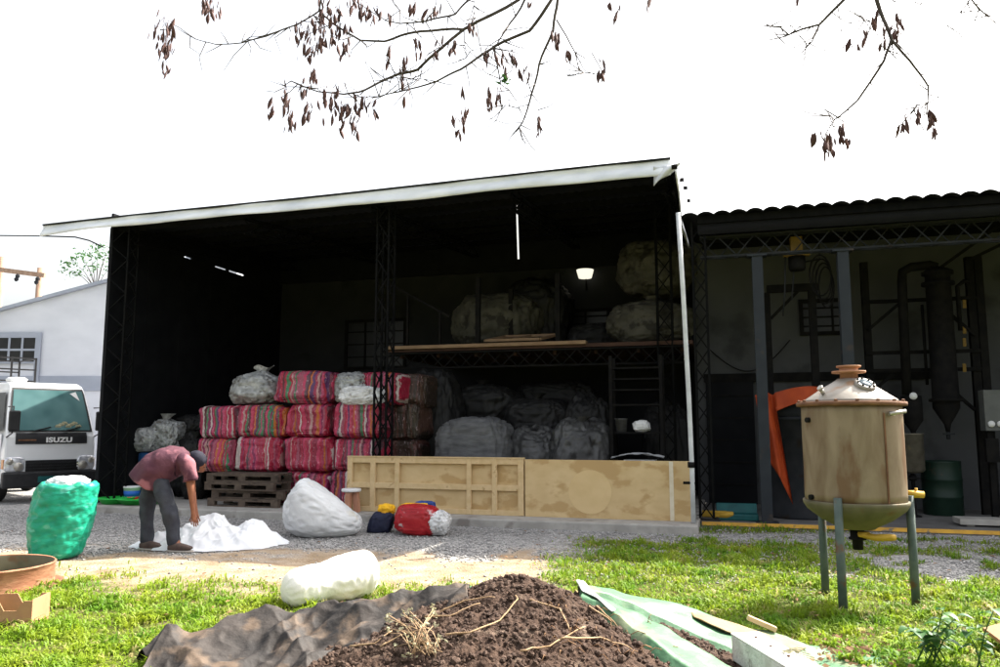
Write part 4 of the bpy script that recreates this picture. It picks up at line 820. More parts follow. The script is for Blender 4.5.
for k in range(1, 5): x = wa.x+(wb.x-wa.x)*k/5; f.box((x-.03, HY-.065, wa.z), (x+.03, HY-.052, wb.z))
f.box((wa.x, HY-.068, (wa.z+wb.z)/2-.03), (wb.x, HY-.066, (wa.z+wb.z)/2+.03)); f.build('mullion', 'house_band', fo)
up = thing('utility_pole', 'twin wooden utility pole with a crossbeam rising behind the pale house', 'utility pole', (PY(20, 300, 32).x, 32, 0))
for px, py in ((2, 257), (40.5, 268)):
    q = PY(px, py, 32); MB().tube([(q.x, 32, 0), (q.x, 32, q.z)], [.16, .12], 12).build('pole', 'pole_wood', up)
a = PY(-6, 269, 31.8); c = PY(45, 275.5, 31.8); MB().bar(a, c, .14, .18).build('crossbeam', 'pole_wood', up)
for px, py in ((18, 275), (38, 278)): q = PY(px, py, 31.6); MB().lathe([(.03, -.28), (.09, -.2), (.06, -.12), (.09, -.04), (.04, .05)], q, 12, ax=(.3, 0, 1)).build('insulator', 'iron_grey', up)
a = PY(-420, 231, 13.2); c = PT(42, 236, .15); c = S(*c); d = S(*PT(75, 237, .3)); e_ = S(*PT(103, 247, .45))
solo(MB().tube([a, c], .012, 6).tube([c, d, (d*.5+e_*.5)+Vector((0, 0, .03)), e_], .014, 6), 'overhead_cable', 'iron', a, 'thin dark cable running in from the left to the eave end', 'cable')
def leaf_mesh(pts, sz, mtname, name, par, sq=.45):
    LV = []; LF = []; k = 0
    for p in pts:
        d = Vector((random.gauss(0, 1), random.gauss(0, 1), random.gauss(-.3, .7))).normalized(); sd = d.orthogonal().normalized(); a = sz*random.uniform(.6, 1.3); sd.rotate(Matrix.Rotation(random.random()*6, 3, d)); nn = d.cross(sd)
        LV += [p-d*a, p+sd*a*sq+nn*a*.15, p+d*a, p-sd*a*sq+nn*a*.15]; LF.append((k, k+1, k+2, k+3)); k += 4
    return MB().add(LV, LF).build(name, mtname, par)
ft = thing('leafy_tree', 'sparse slender tree peeking out above the pale house roof', 'tree', (PY(92, 290, 36).x, 36, 0))
q0 = Vector((PY(96, 300, 36).x+.3, 36, 0)); tq = PY(96, 290, 36); MB().tube([q0, (tq.x+.3, 36, 3), tq], [.2, .14, .07], 10).build('trunk', 'bark', ft)
b = MB(); pts = []
for (px, py) in ((68, 270), (74, 262), (82, 256), (90, 252), (98, 250), (104, 258), (88, 266), (78, 272), (98, 266), (108, 248), (110, 268)):
    e_ = PY(px, py, 36+random.uniform(-1, 1)); m_ = tq*.5+e_*.5+Vector((0, 0, .15)); b.tube([tq, m_, e_], [.022, .014, .006], 5)
    for k in range(26): pts.append(e_+Vector((random.gauss(0, .2), random.gauss(0, .25), random.gauss(0, .17))))
b.build('limbs', 'bark', ft); leaf_mesh(pts, .1, 'leaf_green', 'crown', ft)
# ------------------------------------------------------------------ old still tank on three legs
TC = Vector((3.06, 6.82, 0)); tk = thing('distilling_tank', 'old tan metal tank with a pale conical lid on three green pipe legs', 'tank', TC)
def tb(b, nm, m, par=None, **k): b.v = [Vector((v.x*.955, v.y*.955, float(np.interp(v.z, (0, .455, .86, 1.74, 2.077), (0, .46, .87, 1.69, 2.035)))))+TC for v in b.v]; return b.build(nm, m, par or tk, **k)
def dent(p, a): return p*(1+.006*nz(math.cos(a)*2, math.sin(a)*2, p.z*2.5)) if p.length > .1 else p
body = tb(MB().lathe([(.425, .86)]+[(.425, .86+.88*k/12) for k in range(1, 13)], (0, 0, 0), 72, wob=lambda p, a: Vector((p.x*(1+.006*nz(math.cos(a)*2, math.sin(a)*2, p.z*3)), p.y*(1+.006*nz(math.cos(a)*2+5, math.sin(a)*2, p.z*3)), p.z))), 'body', 'tank')
an = R_(-77); tb(MB().bar((.428*math.cos(an), .428*math.sin(an), .87), (.428*math.cos(an), .428*math.sin(an), 1.66), .014, .012), 'seam', 'rust', body)
rim = tb(MB().lathe([(.425, 1.725), (.465, 1.728), (.468, 1.745), (.465, 1.762), (.41, 1.766)], (0, 0, 0), 72), 'rim', 'rust')
for k in range(16): a_ = k*2*math.pi/16+.1; tb(MB().lathe([(.016, 0), (.016, .016), (.001, .02)], (.44*math.cos(a_), .44*math.sin(a_), 1.764), 8, smooth=False), 'bolt', 'rust', rim)
cone = tb(MB().lathe([(.405, 1.766), (.39, 1.785), (.25, 1.875), (.115, 1.952), (.1, 1.965)], (0, 0, 0), 64), 'lid', 'tank_cone')
tb(MB().lathe([(.078, 1.962), (.075, 2.012), (.145, 2.013), (.145, 2.03), (.08, 2.032), (.08, 2.06), (.105, 2.062), (.105, 2.076), (.07, 2.077), (.07, 2.0)], (0, 0, 0), 44), 'neck_flange', 'rust_pale')
sd = Vector((.09, -.42, 0)).normalized(); nv = (sd*.55+Vector((0, 0, .84))).normalized(); c0 = sd*.215+Vector((0, 0, 1.9))
sg_ = tb(MB().lathe([(.001, .016), (.055, .016), (.058, .022), (.085, .022), (.09, .004), (.09, -.03)], c0, 36, ax=nv), 'sight_glass', 'tank_cone', cone); sg_.data.materials[0] = M['tank_cone']
tb(MB().lathe([(.001, .024), (.054, .024), (.054, .018)], c0, 32, ax=nv), 'glass_disc', 'glass', sg_) if False else tb(MB().lathe([(.001, .0245), (.054, .0245), (.054, .01)], c0, 32, ax=nv), 'glass_disc', 'glass', cone)
a1 = nv.orthogonal().normalized(); a2 = nv.cross(a1)
for k in range(8): p = c0+nv*.022+(a1*math.cos(k*.785)+a2*math.sin(k*.785))*.072; tb(MB().lathe([(.01, -.01), (.01, .01), (.001, .013)], p, 8, ax=nv), 'lid_bolt', 'iron', cone)
tb(MB().tube([(-.3, -.14, 1.83), (-.325, -.15, 1.87)], .018, 10).tube([(-.322, -.15, 1.868), (-.34, -.155, 1.885)], .026, 10), 'knob', 'steel', cone)
bowl = tb(MB().lathe([(.44, .868), (.445, .86), (.44, .835), (.41, .79), (.3, .71), (.17, .645), (.15, .63), (.1, .63), (.05, .625)], (0, 0, 0), 64), 'bottom_bowl', 'verdigris')
tb(MB().lathe([(.06, .63), (.06, .56), (.075, .555), (.075, .54), (.045, .535), (.045, .46), (.035, .455), (.001, .455)], (0, 0, 0), 24), 'outlet_pipe', 'iron', bowl)
tb(MB().tube([(-.02, -.07, .59), (.1, -.13, .57), (.22, -.16, .575), (.26, -.16, .575)], [.02, .03, .03, .024], 12).lathe([(.05, -.02), (.055, 0), (.05, .02)], (.03, -.06, .59), 18), 'drain_valve', 'brass', bowl)
tb(MB().tube([(.42, -.05, .93), (.5, -.06, .925), (.58, -.07, .92)], [.03, .034, .03], 14).tube([(.52, -.062, .9), (.52, -.062, .98)], .012, 8), 'side_valve', 'brass', body)
a_ = R_(-68); d = Vector((math.cos(a_), math.sin(a_), 0))
tb(MB().tube([d*.42+Vector((0, 0, 1.655)), d*.47+Vector((0, 0, 1.655))], .022, 10).tube([d*.47+Vector((-.05, -.01, 1.65)), d*.48+Vector((.1, .02, 1.675))], .017, 10), 'tap', 'steel', body)
a_ = R_(191); d = Vector((math.cos(a_), math.sin(a_), 0))
for z in (1.6, .9): tb(MB().tube([d*.42+Vector((0, 0, z)), d*.455+Vector((0, 0, z))], .024, 10), 'plug', 'iron', body)
for a_ in (228, 350, 107):
    d = Vector((math.cos(R_(a_)), math.sin(R_(a_)), 0)); p = d*.455
    lg = tb(MB().tube([p+Vector((0, 0, -.02)), p+Vector((0, 0, .4)), p+Vector((0, 0, .915))], [.036, .036, .034], 20), 'leg', 'leg_green')
    tb(MB().box((p.x-.05, p.y-.05, .001), (p.x+.05, p.y+.05, .014)), 'foot_plate', 'rust', lg)
# ------------------------------------------------------------------ the man bending over the film
def skin(name, J, E, root, mt, par, lev=2, loc=None):
    names = list(J); me = bpy.data.meshes.new(name); me.from_pydata([tuple(J[k][0]) for k in names], [(names.index(a), names.index(b)) for a, b in E], [])
    o = bpy.data.objects.new('tmp', me); COL.objects.link(o); md = o.modifiers.new('s', 'SKIN'); md.use_smooth_shade = True
    for i, k in enumerate(names): r = J[k][1]; me.skin_vertices[0].data[i].radius = r if isinstance(r, tuple) else (r, r); me.skin_vertices[0].data[i].use_root = (k == root)
    s = o.modifiers.new('u', 'SUBSURF'); s.levels = s.render_levels = lev
    dg = bpy.context.evaluated_depsgraph_get(); dg.update(); ev = bpy.data.meshes.new_from_object(o.evaluated_get(dg)); bpy.data.objects.remove(o)
    b = MB(); b.add([v.co.copy() for v in ev.vertices], [list(p.vertices) for p in ev.polygons], 0, True); return b
MY = 9.66
def mm(px, py, dy=0): return PY(px, py, MY+dy)
J = {'pelvis': (mm(156, 473, .1), .12), 'spine': (mm(164, 464, .14), .105), 'chest': (mm(176, 459, .2), .115), 'neck0': (mm(189, 457, .26), .062), 'head0': (mm(194, 458, .28), .075), 'head1': (mm(199, 463, .3), .098), 'head2': (mm(201, 468, .31), .078), 'chin': (mm(199, 472.5, .31), .045),
     'nose': (mm(205, 469.5, .3), .016),
     'hipR': (mm(160, 484, .05), .078), 'kneeR': (mm(170.5, 514, 0), .07), 'ankR': (mm(176, 545, 0), .05), 'toeR': (mm(187, 549.5, -.02), .035),
     'hipL': (mm(151, 484, .2), .078), 'kneeL': (mm(147, 514, .18), .07), 'ankL': (mm(148, 545, .16), .05), 'toeL': (mm(159, 549, .14), .035),
     'shR': (mm(187, 463, .08), .062), 'elR': (mm(190.5, 487, .04), .044), 'wrR': (mm(193, 511, .06), .028), 'paR': (mm(194, 517, .07), (.04, .022)),
     'shL': (mm(190, 461, .42), .062), 'elL': (mm(192, 486, .44), .044), 'wrL': (mm(195, 507, .4), .028), 'paL': (mm(196, 513, .39), (.04, .022))}
E = [('pelvis', 'spine'), ('spine', 'chest'), ('chest', 'neck0'), ('neck0', 'head0'), ('head0', 'head1'), ('head1', 'head2'), ('head2', 'chin'), ('head2', 'nose'), ('pelvis', 'hipR'), ('hipR', 'kneeR'), ('kneeR', 'ankR'), ('ankR', 'toeR'), ('pelvis', 'hipL'), ('hipL', 'kneeL'), ('kneeL', 'ankL'), ('ankL', 'toeL'),
     ('chest', 'shR'), ('shR', 'elR'), ('elR', 'wrR'), ('wrR', 'paR'), ('chest', 'shL'), ('shL', 'elL'), ('elL', 'wrL'), ('wrL', 'paL')]
for sd_, (ox, oy, od) in (('R', (194, 517, .07)), ('L', (196, 513, .39))):
    for i, (dx1, dy1, dx2, dy2, dd) in enumerate(((-2.8, 4.2, -2.2, 8, -.03), (-.6, 5, .3, 10, -.012), (1.2, 5, 2.4, 10, .012), (2.6, 4.4, 4.2, 8.4, .03), (-3.4, 1.2, -4.6, 4.2, .03))):
        J[f'f{sd_}{i}a'] = (mm(ox+dx1, oy+dy1, od+dd), .0095); J[f'f{sd_}{i}b'] = (mm(ox+dx2, oy+dy2, od+dd*1.2+.02), .0075); E += [('pa'+sd_, f'f{sd_}{i}a'), (f'f{sd_}{i}a', f'f{sd_}{i}b')]
person = thing('person', 'man bent over in a faded maroon shirt and grey jeans, reaching for white film', 'person', mm(163, 552, .1)*1.0)
person.location.z = 0; person.matrix_basis = Matrix.Translation(person.location)
b = skin('b', J, E, 'pelvis', 'skin', person); bo = b.build('body', 'skin', person)
def cloth(b, amp, fr): 
    b.v = [v+Vector((nz(v.x*fr, v.y*fr, v.z*fr), nz(v.x*fr+9, v.y*fr, v.z*fr), nz(v.x*fr, v.y*fr+9, v.z*fr)))*amp for v in b.v]; return b
sp_ = [mm(146, 483, .1), mm(152, 474, .1), mm(158, 468.5, .12), mm(165, 464.5, .14), mm(172, 462, .18), mm(179, 460.5, .21), mm(185, 459.5, .24), mm(190, 458.5, .26)]
def shirt_tube(P, r, n, amp, seed):
    Q = []; rr = []
    for k in range(len(P)-1):
        for t in range(5): Q.append(P[k].lerp(P[k+1], t/5)); rr.append(r[k]+(r[k+1]-r[k])*t/5)
    Q.append(P[-1]); rr.append(r[-1]); b = MB().tube(Q, rr, n)
    return cloth(b, amp, 8)
shirt = shirt_tube(sp_, [.215, .215, .21, .205, .2, .185, .155, .085], 36, .03, 1).build('shirt', 'shirt', person)
for sy_, P in ((1, [mm(182, 460.5, .12), mm(186.5, 464, .07), mm(189, 471, .05), mm(190.8, 481, .045)]), (2, [mm(184, 460, .36), mm(189, 464, .43), mm(190.5, 471, .44), mm(192, 479, .44)])):
    shirt_tube(P, [.1, .1, .088, .082], 22, .02, sy_).build('sleeve', 'shirt', shirt)
K = {'waist': (mm(155, 476, .1), .14), 'hipR': (mm(160.5, 484, .04), .105), 'thR': (mm(165.5, 499, .02), .108), 'kneeR': (mm(171, 515, 0), .098), 'ankR': (mm(174.5, 547.5, .02), .088), 'hipL': (mm(151, 482, .2), .122), 'thL': (mm(148.5, 498, .19), .108), 'kneeL': (mm(147, 515, .18), .094), 'ankL': (mm(147, 547, .17), .084)}
cloth(skin('t', K, [('waist', 'hipR'), ('hipR', 'thR'), ('thR', 'kneeR'), ('kneeR', 'ankR'), ('waist', 'hipL'), ('hipL', 'thL'), ('thL', 'kneeL'), ('kneeL', 'ankL')], 'waist', 'jeans', person, 3), .02, 8).build('trousers', 'jeans', person)
for (ax_, ay, tx, ty, dd) in ((171.5, 549, 188.5, 549.8, -.01), (143, 548.4, 159, 549, .15)):
    a = mm(ax_, ay, dd); c = mm(tx, ty, dd-.05); a.z = c.z = .045; d = c-a; L = d.length; yaw = math.atan2(d.y, d.x)
    b = MB().blob((a+c)/2+Vector((0, 0, .01)), (L+.1, .105, .11), .75, 3, .05, 2, .02, flat=.022, rot=(0, 0, yaw), nu=36, nv=24, mod=lambda p, q: Vector((p.x, p.y, p.z*(1 if p.x < 0 else 1-.45*min(1, p.x/.12))))); sh = b.build('shoe', 'shoe', person)
    MB().blob((a+c)/2+Vector((0, 0, -.03)), (L+.12, .115, .03), .55, 3, .01, 2, 0, rot=(0, 0, yaw), nu=36, nv=10).build('sole', 'sole', sh)
hd = (J['head0'][0]+J['head1'][0])/2
hdir = (J['head2'][0]-J['head0'][0]).normalized()
b = MB().blob(J['head0'][0]*.35+J['head1'][0]*.65+Vector((.0, 0, .02)), (.25, .215, .215), 1, 3, .04, 2, .01, rot=(0, .7, 0), nu=32, nv=22); b.build('cap', 'cap', person)
b = MB()
for dd in (-.035, .035): b.blob(J['head2'][0]+Vector((.055, dd, .012)), (.02, .02, .014), 1, 1, 0, 1, 0, nu=12, nv=8)
b.build('eye', 'cap', bo)
b = MB().blob(J['head1'][0]+Vector((-.03, 0, -.035)), (.17, .195, .13), .9, 8, .1, 4, .05, rot=(0, .7, 0), nu=28, nv=18); b.build('hair', 'cap', person)
# ------------------------------------------------------------------ white film heap, sacks and bags in the yard
def heap(c, rx, ry, h, seed, amp, fr, pw=.7, nu=170, nv=64, edge=.12, ridge=1.0, off=(0, 0)):
    def fn(u, v):
        a = 2*math.pi*u; ro = 1+edge*nz(math.cos(a)*2.2+seed, math.sin(a)*2.2)+edge*.5*nz(math.cos(a)*7+seed, math.sin(a)*7); r = 1-v
        x = c[0]+rx*r*ro*math.cos(a)+off[0]*v; y = c[1]+ry*r*ro*math.sin(a)+off[1]*v
        rd = (1-1.6*abs(nz(x*fr*.5+seed+.3*nz(x*3,y*3,1), y*fr*.55, seed)))*.8+(1-1.6*abs(nz(x*fr*1.1+y*fr*.5+9, y*fr*.9-x*fr*.3, seed)))*.4+.11*(1-2*abs(nz(x*fr*2.4, y*fr*2.4+2, seed)))-.85
        z = h*(1-r**2)**pw*(.75+.6*nz(x*1.9+seed, y*1.9, 1))+amp*rd*ridge*(1-r**4)
        return Vector((x, y, max(.006+.02*(1-r), z+.01)))
    return MB().grid(fn, nu, nv, closed=True)
c = Vector((-3.72, 10.2, 0)); b = heap(c, .96, .57, .33, 4.2, .17, 5, .8, nu=300, nv=110)
solo(b, 'white_film', 'film', c, 'heap of crumpled white plastic film spread on the ground before the man', 'plastic film')
q = G(320, 538); b = MB().blob(q+Vector((.0, .25, .35)), (1.1, .8, .8), .85, 6, .07, 1.4, .05, 4, flat=.006, nu=96, nv=60, mod=lambda p, d: Vector((p.x-.02, p.y*(1-.45*max(0, p.x/.55)), (p.z+.35)*(1.0-.52*sst(-.3, .58, p.x))*(1+.1*math.exp(-((p.x+.34)/.2)**2))-.36)))
solo(b, 'white_sack', 'white_bag', Vector((q.x, q.y+.25, 0)), 'big white sack slumped on the gravel, peaked at its left end', 'sack')
q = G(61, 562); gb = q+Vector((-.17, .3, 0))
def gw_(p, a): k = 1+.1*nz(math.cos(a)*1.6, math.sin(a)*1.6, p.z*1.6)+.05*(1-2*abs(nz(math.cos(a)*2.4, math.sin(a)*2.4, p.z*8+3)))+.04*(1-2*abs(nz(math.cos(a)*3.5, math.sin(a)*3.5, p.z*13+a*.3)))+.015*nz(math.cos(a)*9, math.sin(a)*9, p.z*26); return Vector((p.x*k+.1*p.z-.03, p.y*k*.95, p.z+(.05*nz(math.cos(a)*2, math.sin(a)*2, 9) if p.z > .85 else 0)))
gs = thing('green_sack', 'bulging bright green woven sack filled to the top, standing at the left', 'sack', gb)
pr = [(.05, 0), (.27, .006), (.32, .05)]+[(.32+.085*math.sin(min(1, z/.6)*1.57)-.02*max(0, z-.6), z) for z in [.05+.022*k for k in range(1, 40)]]+[(.355, .95), (.33, .955), (.31, .93), (.28, .86)]
b = MB().lathe(pr, (0, 0, 0), 110, wob=gw_); b.v = [Vector((v.x*.8-.03, v.y*.8, v.z*.9))+gb for v in b.v]; b.build('sack_body', 'green_bag', gs)
b = MB().blob(gb+Vector((.035, 0, .83)), (.46, .42, .2), .85, 9, .18, 2.4, .14, 5, nu=80, nv=50)
solo(b, 'film_scraps', 'film', gb+Vector((.09, 0, .9)), 'white plastic scraps heaped in the mouth of the green sack', 'plastic scraps')
q = G(418, 537); rb = q+Vector((0, .24, 0)); rs = thing('red_sack', 'shiny red printed plastic sack lying on the gravel with a clear end', 'sack', rb)
MB().blob(rb+Vector((-.02, .02, .2)), (.66, .46, .42), .62, 12, .07, 1.6, .07, 5, flat=.006, rot=(0, .08, -.22)).build('sack_body', 'red_bag', rs)
MB().blob(rb+Vector((.27, -.07, .17)), (.32, .37, .33), .7, 14, .12, 2, .12, 5, flat=.008, rot=(0, .15, -.22)).build('clear_end', 'clear_plastic', rs)
for k, (u0, z0, z1) in enumerate(((-.22, .12, .33), (-.12, .16, .3), (.03, .2, .27))):
    b = MB().grid(lambda u, v: rb+Vector((u0+.035*u, -.203+.05*u0-.04*abs(v-.5)+.1*max(0, (z0+(z1-z0)*v-.22))/.2+.0, z0+(z1-z0)*v)), 4, 8); b.build('print_mark', 'bright_white', rs, solid=.004) if False else None
q = G(379, 534); nb_ = q+Vector((0, .2, 0)); nb = thing('navy_bag', 'small navy bag with a yellow top beside the red sack', 'bag', nb_)
MB().blob(nb_+Vector((0, 0, .14)), (.36, .3, .32), .5, 21, .06, 2, .05, 4, flat=.006, mod=lambda p, d: Vector((p.x*(1-.9*max(0, p.z))+.08*p.z*3*0+.25*p.z, p.y, p.z))).build('bag_body', 'navy', nb)
MB().blob(nb_+Vector((.07, 0, .32)), (.25, .24, .15), .7, 22, .2, 2, .1, 4).build('bag_top', 'yellow_cloth', nb)
yb = rb+Vector((-.06, .22, .0)); yt = thing('yellow_bag', 'yellow and blue folded bag lying behind the red sack', 'bag', yb)
MB().blob(yb+Vector((-.05, .05, .3)), (.42, .25, .22), .6, 31, .15, 2, .1, 4).build('bag_body', 'yellow_cloth', yt); MB().blob(yb+Vector((.1, .12, .36)), (.3, .16, .14), .6, 33, .15, 2, .1, 4).build('blue_panel', 'blue_cloth', yt)
MB().box((yb.x-.25, yb.y-.02, .0), (yb.x+.2, yb.y+.2, .22)).build('lower_part', 'navy', yt, bevel=.05)
rc = Vector((-1.48, 6.98, 0)); ad = Vector((.78, .62, 0)).normalized(); sd_ = Vector((-ad.y, ad.x, 0))
def bol(u, v):
    t = 2*v-1; te = math.copysign(1-(1-abs(t))**1.6, t); R = (.178+.034*te+.012*nz(te*2, 3)-.014*math.exp(-((te+.15)/.2)**2))*max(.0, 1-abs(te)**9)**.5
    a = 2*math.pi*u; wr = 1+.04*nz(math.cos(a)*1.6, math.sin(a)*1.6, te*2.5)+.05*(1-2*abs(nz(math.cos(a)*2.5+te*2, math.sin(a)*2.5, te*7)))+.05*abs(te)**6*nz(math.cos(a)*6, math.sin(a)*6, 2)
    p = rc+ad*(.43*te)+sd_*(R*wr*1.06*math.cos(a))+Vector((0, 0, .172+.036*te+R*wr*math.sin(a))); p.z = max(.005, p.z); return p
b = MB().grid(bol, 84, 70, closed=True)
solo(b, 'white_roll_sack', 'roll_bag', rc, 'stuffed white bolster shaped sack lying in the sunny grass', 'sack')
# rusty ring and cardboard box at the left edge
kc = Vector((-4.87, 7.6, 0)); rg = thing('rusty_ring', 'rusty round steel pan with low walls in the grass at the left edge', 'pan', kc)
b = MB().lathe([(.56, .005), (.57, .005), (.57, .02), (.565, .19), (.578, .2), (.565, .212), (.557, .205)], (0, 0, 0), 72, cap=False); b.v = [v+kc for v in b.v]; b.build('wall', 'rust_pale', rg)
b = MB().lathe([(.556, .2), (.55, .19), (.55, .03)], (0, 0, 0), 72, cap=False); b.v = [v+kc for v in b.v]; b.build('lining', 'verdigris', rg)
b = MB().lathe([(.001, .03), (.55, .028), (.55, .006)], (0, 0, 0), 60); b.v = [v+kc for v in b.v]; b.build('base', 'verdigris', rg)
b = MB().lathe([(.59, .0), (.62, .004), (.62, .018), (.59, .02)], (.04, -.02, 0), 60, wob=lambda p, a: p+Vector((0, 0, .01*math.sin(a*3)))); b.v = [v+kc for v in b.v]; b.build('rim_band', 'rust', rg)
bc = G(8, 629); cb = thing('cardboard_box', 'small open cardboard tray with notched walls at the lower left edge', 'box', bc)
def bx(b, m_='card', nm='wall', **k):
    b.v = [Matrix.Rotation(.12, 3, 'Z')@v+bc for v in b.v]; return b.build(nm, m_, cb, **k)
bx(MB().box((-.35, 0, .003), (.16, .3, .012)), nm='base')
pz = [(-.35, .02), (.16, .02), (.16, .2), (.1, .2), (.05, .13), (-.04, .13), (-.08, .2), (-.35, .2)]
for y in (0, .292):
    b = MB().add([(x, y, z) for x, z in pz]+[(x, y+.008, z) for x, z in pz], [tuple(range(8)), tuple(range(8, 16))[::-1]]+[(i, (i+1) % 8, (i+1) % 8+8, i+8) for i in range(8)]); bx(b)
for x in (-.35, .152): bx(MB().box((x, .009, .013), (x+.008, .291, .205)))
# ------------------------------------------------------------------ soil mound, tarps and what lies on them
MC = Vector((.13, 4.92, 0))
def mh(x, y):
    X, Y = x-MC.x, y-MC.y; r = math.hypot(X+.05*nz(x*2, y*2, 4), Y*(1.15 if Y > 0 else .82)); return max(-.05, .62-math.sqrt(.0036+(.42*r)**2)+.035*nz(x*2.3, y*2.3, 2))
def mfn(u, v):
    a = 2*math.pi*u; r = 1.52*v**.9; x = MC.x+r*math.cos(a); y = MC.y+r*math.sin(a)*(.92 if math.sin(a) > 0 else 1.2)
    z = mh(x, y); z += .022*fb(x*9, y*9, 1, 5)+.016*(1-2*abs(nz(x*21, y*21, 3)))+.008*nz(x*48, y*48, 7)
    return Vector((x, y, z))
md_ = thing('soil_mound', 'mound of dark crumbly soil with dry roots in the foreground', 'soil mound', MC)
MB().grid(mfn, 420, 150, closed=True).build('heap', 'soil', md_)
b = MB(); ico = bmesh.new(); bmesh.ops.create_icosphere(ico, subdivisions=1, radius=1); iv = [v.co.copy() for v in ico.verts]; fi = [[v.index for v in f.verts] for f in ico.faces]; ico.free()
for i in range(8500):
    a = random.random()*6.283; r = 1.42*math.sqrt(random.random()); x = MC.x+r*math.cos(a); y = MC.y+r*math.sin(a)*(.9 if math.sin(a) > 0 else 1.15)
    s_ = random.choice((.005, .006, .008, .01, .012, .016)) if random.random() < .95 else random.uniform(.016, .028); z = mh(x, y)+s_*.3+.01
    if z < .02: continue
    sx_, sy_, sz_ = [s_*random.uniform(.7, 1.3) for _ in range(3)]; R3 = Euler((random.random()*6, random.random()*6, random.random()*6)).to_matrix(); sd = random.random()*50
    b.add([R3@Vector((v.x*sx_, v.y*sy_, v.z*sz_))*(1+.3*nz(v.x*1.5+sd, v.y*1.5, v.z*1.5))+Vector((x, y, z)) for v in iv], fi, 0, False)
o = b.build('clods', 'soil_clod', md_); o['kind'] = 'stuff'
def mpos(px, py):     # point of the mound seen at a pixel
    d = ray(px, py).normalized(); t = 3.0
    while t < 8:
        p = CAM+d*t
        if p.z < mh(p.x, p.y)+.02: return Vector((p.x, p.y, mh(p.x, p.y)+.03))
        t += .01
    return Vector((p.x, p.y, .03))
tw_ = [[(440, 615), (465, 606), (495, 598)], [(445, 640), (470, 637), (500, 622), (518, 604), (515, 600)], [(425, 622), (450, 618), (480, 605)], [(520, 655), (550, 648), (585, 630)], [(530, 602), (560, 612), (570, 636)], [(575, 590), (590, 612), (612, 625)], [(585, 598), (597, 612), (618, 628)], [(380, 652), (400, 640), (430, 628)], [(560, 645), (600, 640), (632, 650)], [(350, 650), (375, 645), (392, 634)]]
for i, pl_ in enumerate(tw_):
    P = [mpos(*q)+Vector((0, 0, .012*math.sin(k*2+i))) for k, q in enumerate(pl_)]; Q = []
    for k in range(len(P)-1): Q += [P[k].lerp(P[k+1], t/5)+Vector((.006*nz(i, k*5+t), .006*nz(k*5+t, i), .008*nz(k+t*.7, i, 3)+.008)) for t in range(5)]
    Q.append(P[-1]); pc = Q[len(Q)//2]
    solo(MB().tube(Q, [.006-.003*k/len(Q) for k in range(len(Q))], 6), 'dry_root', 'twig', Vector(pc), 'thin pale dry root lying on the dark soil mound', 'root', 'dry roots on the soil mound')
b = MB()
for i in range(60):
    a = mpos(random.uniform(540, 680), random.uniform(596, 664)); d = Vector((random.gauss(0, 1), random.gauss(0, 1), .1)).normalized()*random.uniform(.03, .09); b.tube([a, a+d*.5+Vector((0, 0, .02)), a+d+Vector((0, 0, .004))], .0025, 4)
o = solo(b, 'dry_stalks', 'leaf_dry', mpos(600, 630), 'scattered bits of reddish dry stalk on the right of the mound', 'stalks'); o['kind'] = 'stuff'
dp_ = mpos(425, 655); pl2 = thing('dried_plant', 'pale withered plant clump lying on the left of the soil mound', 'plant', dp_)
b = MB(); pts = []
for i in range(34):
    e_ = mpos(random.uniform(385, 445), random.uniform(620, 664)); e_ += Vector((0, 0, random.uniform(.01, .06))); a = dp_+Vector((random.gauss(0, .06), random.gauss(0, .04), 0)); b.tube([a, (a+e_)/2+Vector((0, 0, .04)), e_], .0022, 4)
    pts += [e_+Vector((random.gauss(0, .014), random.gauss(0, .014), random.gauss(.005, .01))) for _ in range(5)]
b.build('stem', 'twig', pl2); leaf_mesh(pts, .014, 'leaf_pale', 'leaf', pl2)['kind'] = 'stuff'
def lerpl(pl, k):
    k = min(len(pl)-1.0001, max(0, k*(len(pl)-1))); i = int(k); return pl[i].lerp(pl[i+1], k-i)
def tri(q): q = q-math.floor(q); return 1-abs(2*q-1)
def sheet(lines, nu, nv, amp, fr, seed):
    """a cloth spanned between rails, with crisp creases running in a few directions"""
    def fn(u, v):
        cols = [lerpl(L, u) for L in lines]; p = lerpl(cols, v)
        wx = p.x+.22*nz(p.x*1.7+seed, p.y*1.7, 2); wy = p.y+.25*nz(p.x*1.5, p.y*1.5+seed, 5)
        m1 = .5+.9*nz(p.x*1.3, p.y*1.3, seed); m2 = .5+.9*nz(p.x*1.6+7, p.y*1.6, seed)
        nn = m1*tri(fr*(.55*wx+.35*wy))**1.5+m2*tri(fr*(.7*wy-.5*wx)+.3)**1.6*.8+.3*tri(fr*(1.3*wx-1.1*wy)+.1)+.22*(1-2*abs(nz(p.x*fr*2, p.y*fr*2, seed)))-.55
        e = min(1, 6*min(v, 1-v)+.2); p = p+Vector((amp*.5*nz(p.x*fr, p.y*fr, seed), 0, amp*nn*e*1.5)); p.z = max(p.z, .006); return p
    return MB().grid(fn, nu, nv)
def over(px, py, Y, lift=.03):
    """a point of a sheet at depth Y, lifted clear of the mound where the mound is in the way"""
    p = PY(px, py, Y); m = mpos(px, py)
    return m+Vector((0, 0, lift)) if m.y < p.y and m.z > .03 else p
